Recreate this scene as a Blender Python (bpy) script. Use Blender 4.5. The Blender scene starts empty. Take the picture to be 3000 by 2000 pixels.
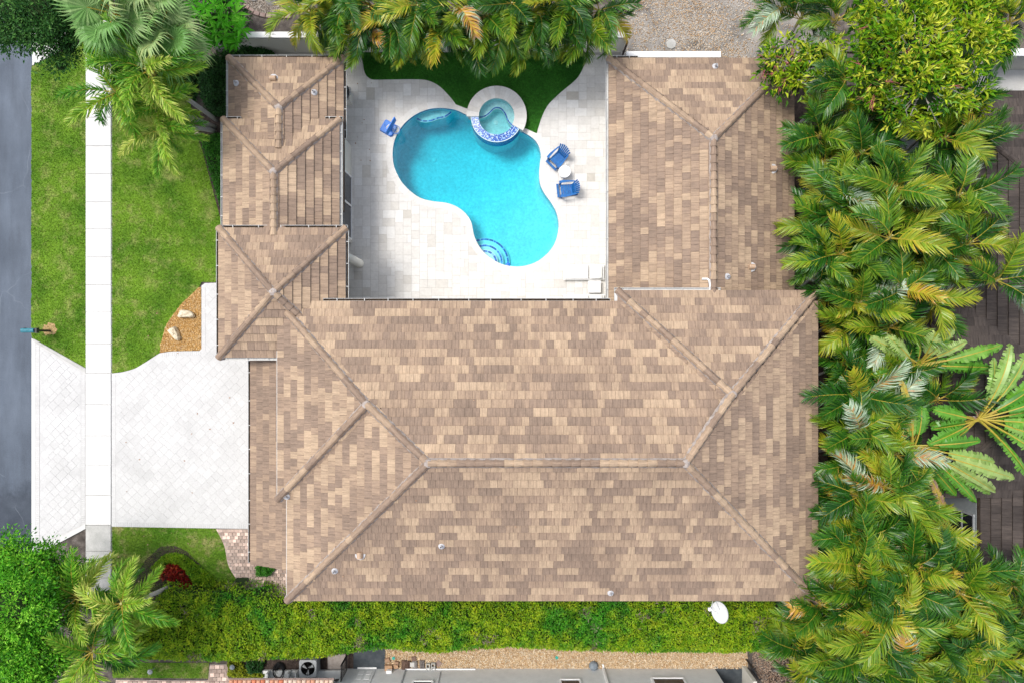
import bpy, math, random
import numpy as np
from mathutils import Vector, Matrix, Euler, noise
from mathutils.geometry import tessellate_polygon, delaunay_2d_cdt
RAD = math.radians
random.seed(7)
rng = np.random.default_rng(7)
U = random.uniform
# ------------------------------------------------------------------ camera, light, exposure
H, F = 34.0, 2000.0           # flying height in metres, focal length in photo pixels (24 mm equivalent)
sc = bpy.context.scene
col = sc.collection
cam_d = bpy.data.cameras.new('camera')
cam_d.lens, cam_d.sensor_width, cam_d.clip_end = 24, 36, 1500
cam = bpy.data.objects.new('camera', cam_d)
cam.location = (0, 0, H)
col.objects.link(cam)
sc.camera = cam
world = bpy.data.worlds.new('World')
sc.world = world
world.use_nodes = True
wn = world.node_tree.nodes
sky = wn.new('ShaderNodeTexSky')
sky.sky_type = 'NISHITA'
sky.sun_disc = False
sky.sun_elevation = RAD(63)
sky.sun_rotation = RAD(-56)
sky.air_density, sky.dust_density, sky.ozone_density = 1.0, 2.5, 0.6
bg = wn['Background']
bg.inputs[1].default_value = 0.15
hazy = wn.new('ShaderNodeHueSaturation')       # thin high cloud: a paler sky
hazy.inputs['Saturation'].default_value = .45
world.node_tree.links.new(sky.outputs[0], hazy.inputs['Color'])
world.node_tree.links.new(hazy.outputs[0], bg.inputs[0])
sun_d = bpy.data.lights.new('sun', 'SUN')
sun_d.energy, sun_d.angle, sun_d.color = 1.6, RAD(18), (1.0, .95, .87)
sun = bpy.data.objects.new('sun', sun_d)
sun.rotation_euler = Vector((-.38, .24, .89)).to_track_quat('Z', 'Y').to_euler()
sun.location = (-20, 20, 60)
col.objects.link(sun)
vs = sc.view_settings
vs.view_transform, vs.look, vs.exposure, vs.gamma, vs.use_curve_mapping = 'Standard', 'None', 0.73, 1, False

# ------------------------------------------------------------------ helpers
def P(px, py, z=0.0):
    """point at height z seen at photo pixel (px, py) of the 3000 x 2000 photograph"""
    s = (H - z) / F
    return Vector(((px - 1500) * s, (1000 - py) * s, z))
def PL(pts, z=0.0):
    return [P(x, y, z) for x, y in pts]
def P2(pts, z=0.0):
    return [(p.x, p.y) for p in PL(pts, z)]
def wloc(o):
    v = Vector((0, 0, 0))
    while o:
        v += o.location
        o = o.parent
    return v
def tag(o, label=None, cat=None, group=None, kind=None):
    if label: o['label'] = label
    if cat: o['category'] = cat
    if group: o['group'] = group
    if kind: o['kind'] = kind
    return o
def thing(name, label, cat, loc, rz=0, group=None):
    o = bpy.data.objects.new(name, None)
    o.empty_display_size = .2
    o.location = loc
    o.rotation_euler = (0, 0, rz)
    col.objects.link(o)
    return tag(o, label, cat, group)
def link(name, me, parent=None, loc=(0, 0, 0), rot=(0, 0, 0)):
    o = bpy.data.objects.new(name, me)
    o.location, o.rotation_euler = loc, rot
    o.parent = parent
    col.objects.link(o)
    return o
def np_mesh(name, V, Q, mats, tint=None, smooth=False):
    V = np.asarray(V, dtype=np.float32); Q = np.asarray(Q, dtype=np.int32)
    me = bpy.data.meshes.new(name)
    n, k = Q.shape
    me.vertices.add(len(V)); me.vertices.foreach_set('co', V.ravel())
    me.loops.add(n * k); me.loops.foreach_set('vertex_index', Q.ravel())
    me.polygons.add(n)
    me.polygons.foreach_set('loop_start', np.arange(0, n * k, k, dtype=np.int32))
    me.polygons.foreach_set('loop_total', np.full(n, k, dtype=np.int32))
    me.polygons.foreach_set('use_smooth', np.full(n, smooth, dtype=bool))
    if tint is not None:
        a = me.attributes.new('tint', 'FLOAT', 'FACE')
        a.data.foreach_set('value', np.asarray(tint, dtype=np.float32))
    for m in (mats if isinstance(mats, (list, tuple)) else [mats]): me.materials.append(m)
    me.update(calc_edges=True)
    return me
class MB:
    def __init__(s): s.v, s.f, s.t, s.m, s.uv = [], [], [], [], []
    def add(s, V, Fc, M=None, t=0.0, m=0, uv=None):
        b = len(s.v)
        s.v += [tuple(M @ Vector(p)) if M is not None else tuple(p) for p in V]
        for i, f in enumerate(Fc):
            s.f.append([b + k for k in f]); s.t.append(t); s.m.append(m)
            s.uv.append([uv[k] for k in f] if uv else [(0, 0)] * len(f))
        return s
    def box(s, a, b, M=None, t=0.0, m=0, taper=0):
        (x0, y0, z0), (x1, y1, z1) = a, b
        c = taper
        V = [(x0, y0, z0), (x1, y0, z0), (x1, y1, z0), (x0, y1, z0), (x0+c, y0+c, z1), (x1-c, y0+c, z1), (x1-c, y1-c, z1), (x0+c, y1-c, z1)]
        return s.add(V, [(3,2,1,0),(4,5,6,7),(0,1,5,4),(1,2,6,5),(2,3,7,6),(3,0,4,7)], M, t, m)
    def prism(s, poly, z0, z1, M=None, t=0.0, m=0, bottom=False, inset=0):
        n = len(poly)
        if sum(poly[i][0]*poly[(i+1)%n][1]-poly[(i+1)%n][0]*poly[i][1] for i in range(n)) < 0: poly = poly[::-1]
        top = poly
        if inset:
            cx = sum(p[0] for p in poly)/n; cy = sum(p[1] for p in poly)/n
            top = [(cx+(p[0]-cx)*(1-inset), cy+(p[1]-cy)*(1-inset)) for p in poly]
        V = [(p[0], p[1], z0) for p in poly] + [(p[0], p[1], z1) for p in top]
        Fc = [(i, (i+1) % n, n+(i+1) % n, n+i) for i in range(n)]
        for tri in tessellate_polygon([[Vector((p[0], p[1], 0)) for p in top]]):
            a, b, c = [Vector(top[i]) for i in tri]
            if (b-a).cross(c-a) < 0: tri = tri[::-1]
            Fc.append([n+i for i in tri])
            if bottom: Fc.append([i for i in tri[::-1]])
        return s.add(V, Fc, M, t, m)
    def tube(s, pts, rad, n=7, t=0.0, m=0, cap=True):
        pts = [Vector(p) for p in pts]
        if not isinstance(rad, (list, tuple)): rad = [rad] * len(pts)
        V, Fc = [], []
        for i, p in enumerate(pts):
            d = (pts[min(i+1, len(pts)-1)] - pts[max(i-1, 0)]).normalized()
            a = d.cross(Vector((0, 0, 1)) if abs(d.z) < .9 else Vector((1, 0, 0))).normalized()
            b = d.cross(a)
            for k in range(n):
                w = 2*math.pi*k/n
                V.append(p + (a*math.cos(w) + b*math.sin(w)) * rad[i])
        for i in range(len(pts)-1):
            for k in range(n):
                Fc.append((i*n+k, i*n+(k+1) % n, (i+1)*n+(k+1) % n, (i+1)*n+k)[::-1])
        if cap: Fc += [tuple(range(n)), tuple(range((len(pts)-1)*n, len(pts)*n))[::-1]]
        return s.add(V, Fc, None, t, m)
    def lathe(s, c, prof, n=20, t=0.0, m=0, M=None):
        V, Fc = [], []
        for r, z in prof:
            for k in range(n): V.append((c[0]+r*math.cos(2*math.pi*k/n), c[1]+r*math.sin(2*math.pi*k/n), c[2]+z))
        for i in range(len(prof)-1):
            for k in range(n): Fc.append((i*n+k, i*n+(k+1) % n, (i+1)*n+(k+1) % n, (i+1)*n+k))
        if prof[-1][0] > 1e-4: Fc.append(tuple(range((len(prof)-1)*n, len(prof)*n)))
        return s.add(V, Fc, M, t, m)
    def mesh(s, name, mats, off=Vector((0, 0, 0)), smooth=False, uv=False):
        me = bpy.data.meshes.new(name)
        me.from_pydata([(p[0]-off.x, p[1]-off.y, p[2]-off.z) for p in s.v], [], s.f)
        for m in (mats if isinstance(mats, (list, tuple)) else [mats]): me.materials.append(m)
        if any(s.m): me.polygons.foreach_set('material_index', s.m)
        if any(s.t):
            a = me.attributes.new('tint', 'FLOAT', 'FACE'); a.data.foreach_set('value', s.t)
        if uv:
            l = me.uv_layers.new(name='UVMap')
            l.data.foreach_set('uv', [c for f in s.uv for q in f for c in q])
        if smooth: me.polygons.foreach_set('use_smooth', [True]*len(me.polygons))
        me.update()
        return me
    def build(s, name, mats, parent=None, smooth=False, uv=False, local=False, origin=None):
        """vertices are world coordinates unless local (then relative to the parent)"""
        off = Vector((0, 0, 0))
        if not local:
            off = wloc(parent) if parent else (Vector(origin) if origin is not None else Vector((0, 0, 0)))
        o = link(name, s.mesh(name, mats, off, smooth, uv), parent)
        if not parent and origin is not None: o.location = origin
        return o
def smooth_closed(pts, k=5):
    out = []; n = len(pts)
    for i in range(n):
        p0, p1, p2, p3 = [Vector(pts[(i+j-1) % n]) for j in range(4)]
        for a in range(k):
            t = a/k
            out.append(tuple(.5*((2*p1)+(p2-p0)*t+(2*p0-5*p1+4*p2-p3)*t*t+(3*p1-p0-3*p2+p3)*t**3)))
    return out
def smooth_open(pts, k=5):
    out = []; n = len(pts)
    for i in range(n-1):
        p0, p1, p2, p3 = [Vector(pts[min(max(i+j-1, 0), n-1)]) for j in range(4)]
        for a in range(k):
            t = a/k
            out.append(tuple(.5*((2*p1)+(p2-p0)*t+(2*p0-5*p1+4*p2-p3)*t*t+(3*p1-p0-3*p2+p3)*t**3)))
    return out + [tuple(pts[-1])]
def inside(p, poly):
    x, y = p[0], p[1]; c = False; n = len(poly); j = n-1
    for i in range(n):
        xi, yi = poly[i][0], poly[i][1]; xj, yj = poly[j][0], poly[j][1]
        if (yi > y) != (yj > y) and x < (xj-xi)*(y-yi)/(yj-yi)+xi: c = not c
        j = i
    return c
def inside_np(X, Y, poly):
    c = np.zeros(len(X), bool); n = len(poly); j = n-1
    for i in range(n):
        xi, yi = poly[i][0], poly[i][1]; xj, yj = poly[j][0], poly[j][1]
        if yi != yj:
            c ^= ((yi > Y) != (yj > Y)) & (X < (xj-xi)*(Y-yi)/(yj-yi)+xi)
        j = i
    return c
def nearest(p, poly):
    p = Vector(p[:2]); best = None; n = len(poly)
    for i in range(n):
        a = Vector(poly[i][:2]); b = Vector(poly[(i+1) % n][:2]); d = b-a
        l = d.length_squared
        t = 0 if l == 0 else min(1, max(0, (p-a).dot(d)/l))
        q = a+d*t; e = (p-q).length
        if best is None or e < best[0]: best = (e, q)
    return best
def sheet(name, poly, z, mat, holes=(), kind='structure', uv=False, parent=None):
    loops = [[Vector((p[0], p[1], 0)) for p in poly]] + [[Vector((p[0], p[1], 0)) for p in h] for h in holes]
    V = [v for l in loops for v in l]
    T = []
    for t in tessellate_polygon(loops):
        a, b, c = [V[i] for i in t]
        ar = (b-a).cross(c-a).z
        if abs(ar) < 1e-9: continue
        T.append(t if ar > 0 else t[::-1])
    mb = MB().add([(v.x, v.y, z) for v in V], T)
    o = mb.build(name, mat, parent)
    if kind: o['kind'] = kind
    return o

# ------------------------------------------------------------------ materials
class NT:
    def __init__(s, name):
        s.m = bpy.data.materials.new(name); s.m.use_nodes = True
        s.t = s.m.node_tree; s.b = s.t.nodes['Principled BSDF']; s.o = s.t.nodes['Material Output']
    def n(s, typ, **kw):
        x = s.t.nodes.new(typ)
        for k, v in kw.items(): setattr(x, k, v)
        return x
    def l(s, a, b): s.t.links.new(a, b)
    def math(s, op, a, b=None, clamp=False):
        x = s.n('ShaderNodeMath', operation=op); x.use_clamp = clamp
        for i, q in enumerate((a, b)):
            if q is None: continue
            if isinstance(q, (int, float)): x.inputs[i].default_value = q
            else: s.l(q, x.inputs[i])
        return x.outputs[0]
    def tint(s):
        a = s.n('ShaderNodeAttribute', attribute_name='tint', attribute_type='GEOMETRY')
        b = s.n('ShaderNodeAttribute', attribute_name='tint', attribute_type='OBJECT')
        return s.math('ADD', a.outputs['Fac'], b.outputs['Fac'])
    def pos(s, sc=(1, 1, 1)):
        g = s.n('ShaderNodeNewGeometry'); m = s.n('ShaderNodeMapping'); m.inputs['Scale'].default_value = sc
        s.l(g.outputs['Position'], m.inputs['Vector']); return m.outputs[0]
    def noise(s, vec, scale, detail=4, rough=.55):
        x = s.n('ShaderNodeTexNoise'); x.inputs['Scale'].default_value = scale; x.inputs['Detail'].default_value = detail
        x.inputs['Roughness'].default_value = rough
        s.l(vec, x.inputs['Vector']); return x.outputs['Fac']
    def ramp(s, fac, cols, lo=.0, hi=1.):
        r = s.n('ShaderNodeValToRGB'); e = r.color_ramp.elements
        n = len(cols)
        pos = [c[3] if len(c) > 3 else lo+(hi-lo)*i/max(1, n-1) for i, c in enumerate(cols)]
        while len(e) < n: e.new(1.0)
        for i in range(n): e[i].position = pos[i]; e[i].color = (*cols[i][:3], 1)
        s.l(fac, r.inputs[0]); return r.outputs[0]
    def mul(s, c, f):
        x = s.n('ShaderNodeMix', data_type='RGBA', blend_type='MULTIPLY'); x.inputs[0].default_value = 1
        s.l(c, x.inputs[6]); s.l(f, x.inputs[7]); return x.outputs[2]
    def mix(s, f, a, b):
        x = s.n('ShaderNodeMix', data_type='RGBA')
        if isinstance(f, (int, float)): x.inputs[0].default_value = f
        else: s.l(f, x.inputs[0])
        for q, i in ((a, 6), (b, 7)):
            if isinstance(q, tuple): x.inputs[i].default_value = (*q[:3], 1)
            else: s.l(q, x.inputs[i])
        return x.outputs[2]
    def bump(s, h, strength, dist=.02):
        x = s.n('ShaderNodeBump'); x.inputs['Strength'].default_value = strength; x.inputs['Distance'].default_value = dist
        s.l(h, x.inputs['Height']); s.l(x.outputs[0], s.b.inputs['Normal'])
def M(name, cols, scale=4, rough=.8, spec=.25, tint=0, fine=0, fscale=60, bump=0, bscale=40, trans=0, tramp=None, metal=0, stretch=(1, 1, 1), lo=.3, hi=.7, jit=.25):
    """noise-driven colour; tramp: colour from the piece's own tint; fine: second small-scale mottle; trans: leaf translucency"""
    k = NT(name)
    v = k.pos(stretch)
    nz = k.noise(v, scale)
    if tramp:
        t = k.tint()
        c = k.ramp(t, tramp)
        c = k.mul(c, k.ramp(nz, [(1-jit,)*3, (1+jit,)*3], .25, .75))
    else:
        c = k.ramp(nz, cols, lo, hi)
        if tint:
            t = k.tint()
            g = k.math('ADD', k.math('MULTIPLY', t, tint), 1-tint/2)
            c = k.mul(c, g)
    if fine:
        c = k.mul(c, k.ramp(k.noise(v, fscale, 3), [(1-fine,)*3, (1+fine,)*3], .3, .7))
    k.l(c, k.b.inputs['Base Color'])
    k.b.inputs['Roughness'].default_value = rough
    k.b.inputs['Specular IOR Level'].default_value = spec
    k.b.inputs['Metallic'].default_value = metal
    if bump: k.bump(k.noise(v, bscale, 4), bump)
    if trans:
        tr = k.n('ShaderNodeBsdfTranslucent'); k.l(c, tr.inputs[0])
        mx = k.n('ShaderNodeMixShader'); mx.inputs[0].default_value = trans
        k.l(k.b.outputs[0], mx.inputs[1]); k.l(tr.outputs[0], mx.inputs[2]); k.l(mx.outputs[0], k.o.inputs[0])
    return k.m

m_soil = M('soil', [(.05,.042,.038), (.10,.085,.075), (.19,.165,.15)], 2.2, .95, fine=.45, fscale=38, bump=.6)
m_mulch = M('mulch', [(.035,.026,.022), (.085,.062,.052)], 5, .95, fine=.6, fscale=45, bump=.8)
m_sand = M('sandy_soil', [(.11,.105,.10), (.27,.25,.23), (.34,.31,.28)], .8, .95, fine=.25, fscale=40, bump=.5)
m_conc = M('concrete', [(.60,.595,.58), (.70,.70,.69)], .9, .85, fine=.06, fscale=18, tint=.2)
m_conc_old_shaded = M('weathered_shaded_concrete', [(.36,.36,.34), (.52,.51,.49)], 1.6, .9, fine=.1, fscale=30)
m_paver = M('pale_paver', [(.485,.48,.475), (.54,.535,.53), (.555,.55,.545)], .55, .85, tint=.08, fine=.07, fscale=22)
m_joint = M('joint_sand', [(.50,.49,.48), (.56,.55,.54)], 3, .95)
m_joint2 = M('patio_bed', [(.42,.40,.37), (.48,.46,.43)], 3, .95)
m_stucco = M('cream_stucco', [(.60,.585,.53), (.66,.645,.59)], 1.5, .9, fine=.05, bump=.15, bscale=90)
m_stucco_g = M('grey_stucco', [(.60,.61,.61), (.68,.69,.69)], 2.5, .9, fine=.06, bump=.15, bscale=90)
m_white = M('white_paint', [(.76,.76,.76), (.82,.82,.82)], 2, .45, .4)
m_trim = M('dark_trim', [(.035,.022,.02), (.06,.04,.035)], 4, .6)
m_glass = M('dark_glass', [(.012,.014,.018), (.022,.025,.03)], 1.5, .12, .5)
m_gutter = M('gutter_enamel', [(.50,.50,.49), (.60,.60,.59)], 3, .5, .3, fine=.1)
m_black = M('black_metal', [(.012,.012,.013), (.022,.022,.024)], 6, .4, .4)
m_grey = M('grey_metal', [(.30,.32,.34), (.38,.40,.42)], 6, .5, .4)
m_litter = M('gutter_litter', [(.02,.016,.012), (.07,.05,.035)], 12, .95, fine=.4)
m_mortar = M('ridge_mortar', [(.24,.20,.18), (.42,.37,.34)], 6, .95, fine=.15)
m_lead = M('lead_flashing', [(.38,.38,.40), (.55,.55,.57)], 9, .6)
m_deck = M('roof_underlay', [(.05,.038,.03), (.09,.07,.055)], 5, .95)
m_blue = M('blue_plastic', [(.006,.14,.58), (.012,.19,.68)], 5, .4, .4)
m_bluewood = M('blue_painted_wood', [(.004,.085,.30), (.008,.145,.42)], 7, .5, .35, tint=.35)
m_rock = M('cream_limestone', [(.38,.31,.21), (.62,.54,.40), (.68,.62,.50)], 6, .9, fine=.15, fscale=30, bump=.5, bscale=12)
m_bluerock = M('blue_grey_stone', [(.14,.17,.20), (.24,.27,.30)], 9, .9, bump=.5, bscale=14)
m_teal = M('teal_paint', [(.02,.13,.17), (.06,.24,.30)], 12, .55, .3)
m_brick = M('pink_brick', [(.40,.29,.24), (.50,.39,.33)], 3, .9, tint=.6, fine=.15, fscale=40)
m_edger = M('edging_brick', [(.25,.17,.15), (.34,.26,.23)], 5, .9, tint=.3, fine=.15)
m_terra = M('terracotta_barrel', None, 5, .85, tramp=[(.50,.17,.09), (.52,.27,.17), (.55,.45,.36), (.46,.15,.10)], fine=.12)
m_slate = M('slate_pad', [(.035,.045,.055), (.075,.085,.095)], 3, .7, fine=.2)
m_wood = M('weathered_wood', None, 8, .9, tramp=[(.40,.25,.15), (.20,.13,.10), (.10,.06,.05), (.36,.33,.32)], fine=.2)
m_trunk = M('palm_trunk', [(.30,.29,.27), (.48,.47,.45)], 6, .9, stretch=(1, 1, 5), fine=.2)
m_bark = M('tree_bark', [(.07,.055,.045), (.16,.13,.11)], 7, .95, bump=.5)
m_rubber = M('green_cap', [(.03,.30,.24), (.04,.36,.30)], 3, .5)

def m_asphalt():
    k = NT('asphalt'); v = k.pos()
    c = k.ramp(k.noise(v, .35, 5), [(.062,.078,.105), (.10,.122,.158)], .3, .7)
    s = k.noise(k.pos((1.4, .25, 1)), 1.1, 5, .65)
    c = k.mul(c, k.ramp(s, [(.80,)*3, (1.22,)*3], .3, .72))
    # newer, darker patch of asphalt at the foot of the photo, ragged edge
    g = k.n('ShaderNodeNewGeometry'); x = k.n('ShaderNodeSeparateXYZ'); k.l(g.outputs['Position'], x.inputs[0])
    e = k.math('ADD', x.outputs['Y'], k.math('MULTIPLY', k.math('SUBTRACT', k.noise(v, 1.6, 6, .7), .5), 2.6))
    f = k.n('ShaderNodeMapRange'); k.l(e, f.inputs[0]); f.inputs[1].default_value = -6.9; f.inputs[2].default_value = -7.9
    c = k.mix(f.outputs[0], c, k.ramp(k.noise(v, .9, 5), [(.022,.03,.045), (.055,.068,.09)], .3, .7))
    c = k.mul(c, k.ramp(k.noise(v, 42, 2), [(.8,)*3, (1.25,)*3], .3, .7))
    w = k.n('ShaderNodeTexVoronoi', feature='DISTANCE_TO_EDGE'); w.inputs['Scale'].default_value = .33
    d = k.n('ShaderNodeMixRGB'); d.inputs[0].default_value = .35
    nn = k.n('ShaderNodeTexNoise'); nn.inputs['Scale'].default_value = 1.2; nn.inputs['Detail'].default_value = 6
    k.l(v, nn.inputs['Vector']); k.l(v, d.inputs[1]); k.l(nn.outputs['Color'], d.inputs[2]); k.l(d.outputs[0], w.inputs['Vector'])
    cr = k.math('MULTIPLY', k.math('LESS_THAN', w.outputs['Distance'], .004), k.ramp(k.noise(v, .5, 2), [(0,)*3, (1,)*3], .5, .62))
    c = k.mix(k.math('MULTIPLY', cr, .30), c, (.22, .25, .29))
    k.l(c, k.b.inputs['Base Color']); k.b.inputs['Roughness'].default_value = .85
    k.bump(k.noise(v, 60, 3), .35, .01)
    return k.m
m_asph = m_asphalt()
def m_lawnmat(name, dark, mid, dry, amt):
    k = NT(name); v = k.pos(); t = k.tint()
    c = k.ramp(k.noise(v, .55, 5, .6), [dark, mid], .35, .62)
    p = k.math('MULTIPLY', k.ramp(k.noise(v, 1.15, 6, .72), [(0,)*3, (1,)*3], .50, .68), amt)
    c = k.mix(p, c, dry)
    c = k.mul(c, k.ramp(k.noise(v, 11, 3), [(.72,)*3, (1.3,)*3], .3, .7))
    c = k.mul(c, k.ramp(t, [(.7,.72,.7), (1,1,1), (1.45,1.3,1.0)]))
    k.l(c, k.b.inputs['Base Color']); k.b.inputs['Roughness'].default_value = .8; k.b.inputs['Specular IOR Level'].default_value = .15
    return k.m
m_lawn = m_lawnmat('lawn_grass', (.085,.205,.012), (.185,.335,.026), (.38,.40,.13), .75)
m_lawn2 = m_lawnmat('thin_lawn_grass', (.075,.21,.012), (.18,.31,.03), (.46,.40,.18), .95)
m_turf = m_lawnmat('artificial_turf', (.024,.125,.012), (.042,.19,.018), (.06,.24,.03), .5)

def m_tilemat(name, tramp, amp=.22):
    k = NT(name); t = k.tint()
    uvn = k.n('ShaderNodeUVMap'); mp = k.n('ShaderNodeMapping'); mp.inputs['Scale'].default_value = (1, .12, 1)
    k.l(uvn.outputs[0], mp.inputs['Vector'])
    off = k.n('ShaderNodeCombineXYZ'); k.l(k.math('MULTIPLY', t, 37.7), off.inputs[0]); k.l(k.math('MULTIPLY', t, 91.3), off.inputs[2])
    ad = k.n('ShaderNodeVectorMath', operation='ADD'); k.l(mp.outputs[0], ad.inputs[0]); k.l(off.outputs[0], ad.inputs[1])
    st = k.noise(ad.outputs[0], 15, 4, .6)
    c = k.ramp(k.math('FRACT', k.math('MULTIPLY', t, 1.0)), tramp)
    c = k.mul(c, k.ramp(st, [(1-amp, 1-amp*.95, 1-amp*.85), (1+amp,)*3], .3, .7))
    c = k.mul(c, k.ramp(k.noise(k.pos(), .5, 6, .65), [(.86,.86,.87), (1.08,)*3], .3, .68))
    c = k.mul(c, k.ramp(k.noise(k.pos(), 14, 4, .7), [(.90,)*3, (1.06,)*3], .3, .6))
    k.l(c, k.b.inputs['Base Color']); k.b.inputs['Roughness'].default_value = .82; k.b.inputs['Specular IOR Level'].default_value = .2
    k.bump(st, .12, .01)
    return k.m
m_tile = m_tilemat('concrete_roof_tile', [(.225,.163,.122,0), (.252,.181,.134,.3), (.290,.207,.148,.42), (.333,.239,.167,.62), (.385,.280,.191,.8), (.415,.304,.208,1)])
m_ntile = m_tilemat('dark_roof_tile', [(.050,.041,.037,0), (.068,.055,.049,.5), (.088,.071,.062,1)], .3)

def m_leafmat(name, tramp, rough=.5, spec=.35, trans=.25, patch=None, pscale=.5, jit=.2, plo=.42, phi=.6):
    k = NT(name); v = k.pos(); t = k.tint()
    c = k.ramp(t, tramp)
    if patch:
        c = k.mix(k.ramp(k.noise(v, pscale, 5, .65), [(0,)*3, (1,)*3], plo, phi), c, k.ramp(t, patch))
    c = k.mul(c, k.ramp(k.noise(v, 2.2, 3), [(1-jit,)*3, (1+jit,)*3], .3, .7))
    k.l(c, k.b.inputs['Base Color']); k.b.inputs['Roughness'].default_value = rough; k.b.inputs['Specular IOR Level'].default_value = spec
    tr = k.n('ShaderNodeBsdfTranslucent'); k.l(c, tr.inputs[0])
    mx = k.n('ShaderNodeMixShader'); mx.inputs[0].default_value = trans
    k.l(k.b.outputs[0], mx.inputs[1]); k.l(tr.outputs[0], mx.inputs[2]); k.l(mx.outputs[0], k.o.inputs[0])
    return k.m
# palm fronds: tint runs from deep green through yellow green to yellow, orange and silvery undersides with sky sheen put into the colour
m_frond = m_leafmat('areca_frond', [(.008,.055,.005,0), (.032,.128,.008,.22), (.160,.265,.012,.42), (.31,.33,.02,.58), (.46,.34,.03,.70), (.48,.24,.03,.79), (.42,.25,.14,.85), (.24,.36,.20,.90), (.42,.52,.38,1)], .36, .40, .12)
m_rachis = M('frond_rachis', [(.30,.27,.03), (.42,.30,.05)], 3, .5)
m_plume = m_leafmat('plume_frond', [(.018,.12,.008,0), (.075,.26,.014,.35), (.24,.42,.03,.62), (.56,.58,.14,1)], .42, .28, .2)
m_fan = m_leafmat('fan_palm_leaf', [(.07,.21,.04,0), (.17,.34,.09,.4), (.32,.45,.18,.7), (.46,.48,.18,1)], .45, .28, .2)
m_paddle = m_leafmat('paddle_leaf', [(.04,.20,.010,0), (.13,.35,.03,.4), (.38,.50,.16,.75), (.50,.36,.04,.9), (.40,.25,.16,1)], .35, .5, .3)
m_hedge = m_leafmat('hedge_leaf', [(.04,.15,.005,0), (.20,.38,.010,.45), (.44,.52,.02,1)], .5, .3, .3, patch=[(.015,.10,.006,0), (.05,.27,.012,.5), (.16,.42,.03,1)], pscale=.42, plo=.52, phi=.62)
m_oak = m_leafmat('oak_leaf', [(.016,.07,.016,0), (.04,.14,.025,.5), (.10,.24,.045,1)], .5, .3, .2)
m_oak2 = m_leafmat('bright_tree_leaf', [(.025,.15,.008,0), (.105,.40,.016,.5), (.30,.62,.05,1)], .5, .3, .25)
m_mango = m_leafmat('mango_leaf', [(.02,.12,.006,0), (.15,.34,.010,.4), (.42,.52,.02,.75), (.62,.64,.08,1)], .4, .4, .25)
m_rosette = m_leafmat('rosette_leaf', [(.06,.30,.012,0), (.12,.50,.025,.6), (.28,.62,.08,1)], .4, .4, .3)
m_dark = m_leafmat('shrub_leaf', [(.014,.06,.014,0), (.035,.13,.025,.6), (.10,.22,.04,1)], .5, .35, .2)
m_cover = m_leafmat('groundcover_leaf', [(.025,.13,.010,0), (.06,.25,.018,.6), (.18,.34,.04,1)], .5, .3, .2)
m_croton = m_leafmat('croton_leaf', [(.10,.008,.006,0), (.42,.03,.02,.6), (.50,.18,.02,.9), (.10,.18,.02,1)], .45, .35, .25)
m_yellow = m_leafmat('yellow_shrub_leaf', [(.12,.20,.01,0), (.32,.36,.02,.6), (.48,.46,.05,1)], .5, .3, .25)
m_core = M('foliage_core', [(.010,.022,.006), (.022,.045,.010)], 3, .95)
m_pink = M('panicle', [(.36,.07,.09), (.45,.14,.15)], 8, .7)
m_husk = M('dry_husk', [(.25,.14,.09), (.45,.30,.2)], 8, .9)
# ------------------------------------------------------------------ outlines of the ground (photo pixels)
SPA = (1455, 341)
def arc(c, r, a0, a1, n):
    return [(c[0]+r*math.cos(RAD(a0+(a1-a0)*i/n)), c[1]-r*math.sin(RAD(a0+(a1-a0)*i/n))) for i in range(n+1)]
pool_free = [(1368,338),(1345,326),(1325,320),(1291,316.5),(1256,320),(1222,333),(1192,355),(1171,380),(1156,410),(1150,444),(1152,479),(1162,509),(1179,538),(1205,564),(1235,583),(1274,592),(1308,596),(1338,607),(1363,626),(1380,652),(1387,686),(1397,712),(1415,738),(1440,759),(1470,775),(1504,782),(1538,780),(1573,768),(1600,748),(1622,721),(1634,688),(1637,654),(1630,622),(1615,594),(1596,568),(1583,541),(1580,512),(1582,483),(1585,453),(1577,424),(1560,404),(1536,389),(1520,380)]
pool_free = smooth_open(pool_free, 3)
pool_px = pool_free + arc(SPA, 64, -32, -176, 16)
hole_px = pool_free + arc(SPA, 80, -26, 178, 20)
POOL = P2(pool_px); HOLE = P2(hole_px)
spa_c = P(SPA[0], SPA[1], .4)
turf_px = [(1040,100),(1062,178),(1064,190)]+smooth_open([(1066,205),(1073,222),(1085,232),(1096,235)],3)+smooth_open([(1160,234),(1230,234),(1262,240),(1290,256),(1314,280),(1329,298),(1335,307)],3)+[(1363,318)]+arc((1455,341), 84, 166, -26, 26)+[(1541,378),(1572,392)]+smooth_open([(1578,372),(1588,342),(1603,312),(1625,288),(1652,264),(1680,241),(1698,220),(1712,188),(1715,150)],3)+[(1715,100)]
TURF = P2(turf_px)
lawn_a = [(92,195),(150,165),(252,120),(252,1080),(95,992)]+[(91.5+U(-1.6, 1.4), y) for y in range(980, 200, -9)]
bed_curve = [(560,320),(577,398),(592,440),(608,500),(624,560),(640,620),(650,660)]
lawn_b = [(327,130),(540,150)]+smooth_open(bed_curve,3)+[(660,828),(590,826),(583,842)]+smooth_open([(555,868),(530,892),(508,922),(488,950),(477,985),(470,1010),(467,1033)],3)+smooth_open([(445,1048),(420,1064),(395,1078),(360,1088),(327,1092)],3)
lawn_c = [(327,1541),(634,1547)]+smooth_open([(648,1575),(660,1605),(668,1650),(690,1690),(722,1726)],3)+[(700,1745),(327,1745)]
gravel_px = [(589,842),(590,1026),(540,1027),(500,1028),(468,1033)]+smooth_open([(470,1010),(477,985),(488,950),(508,922),(530,892),(555,868),(583,842)],3)
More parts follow.
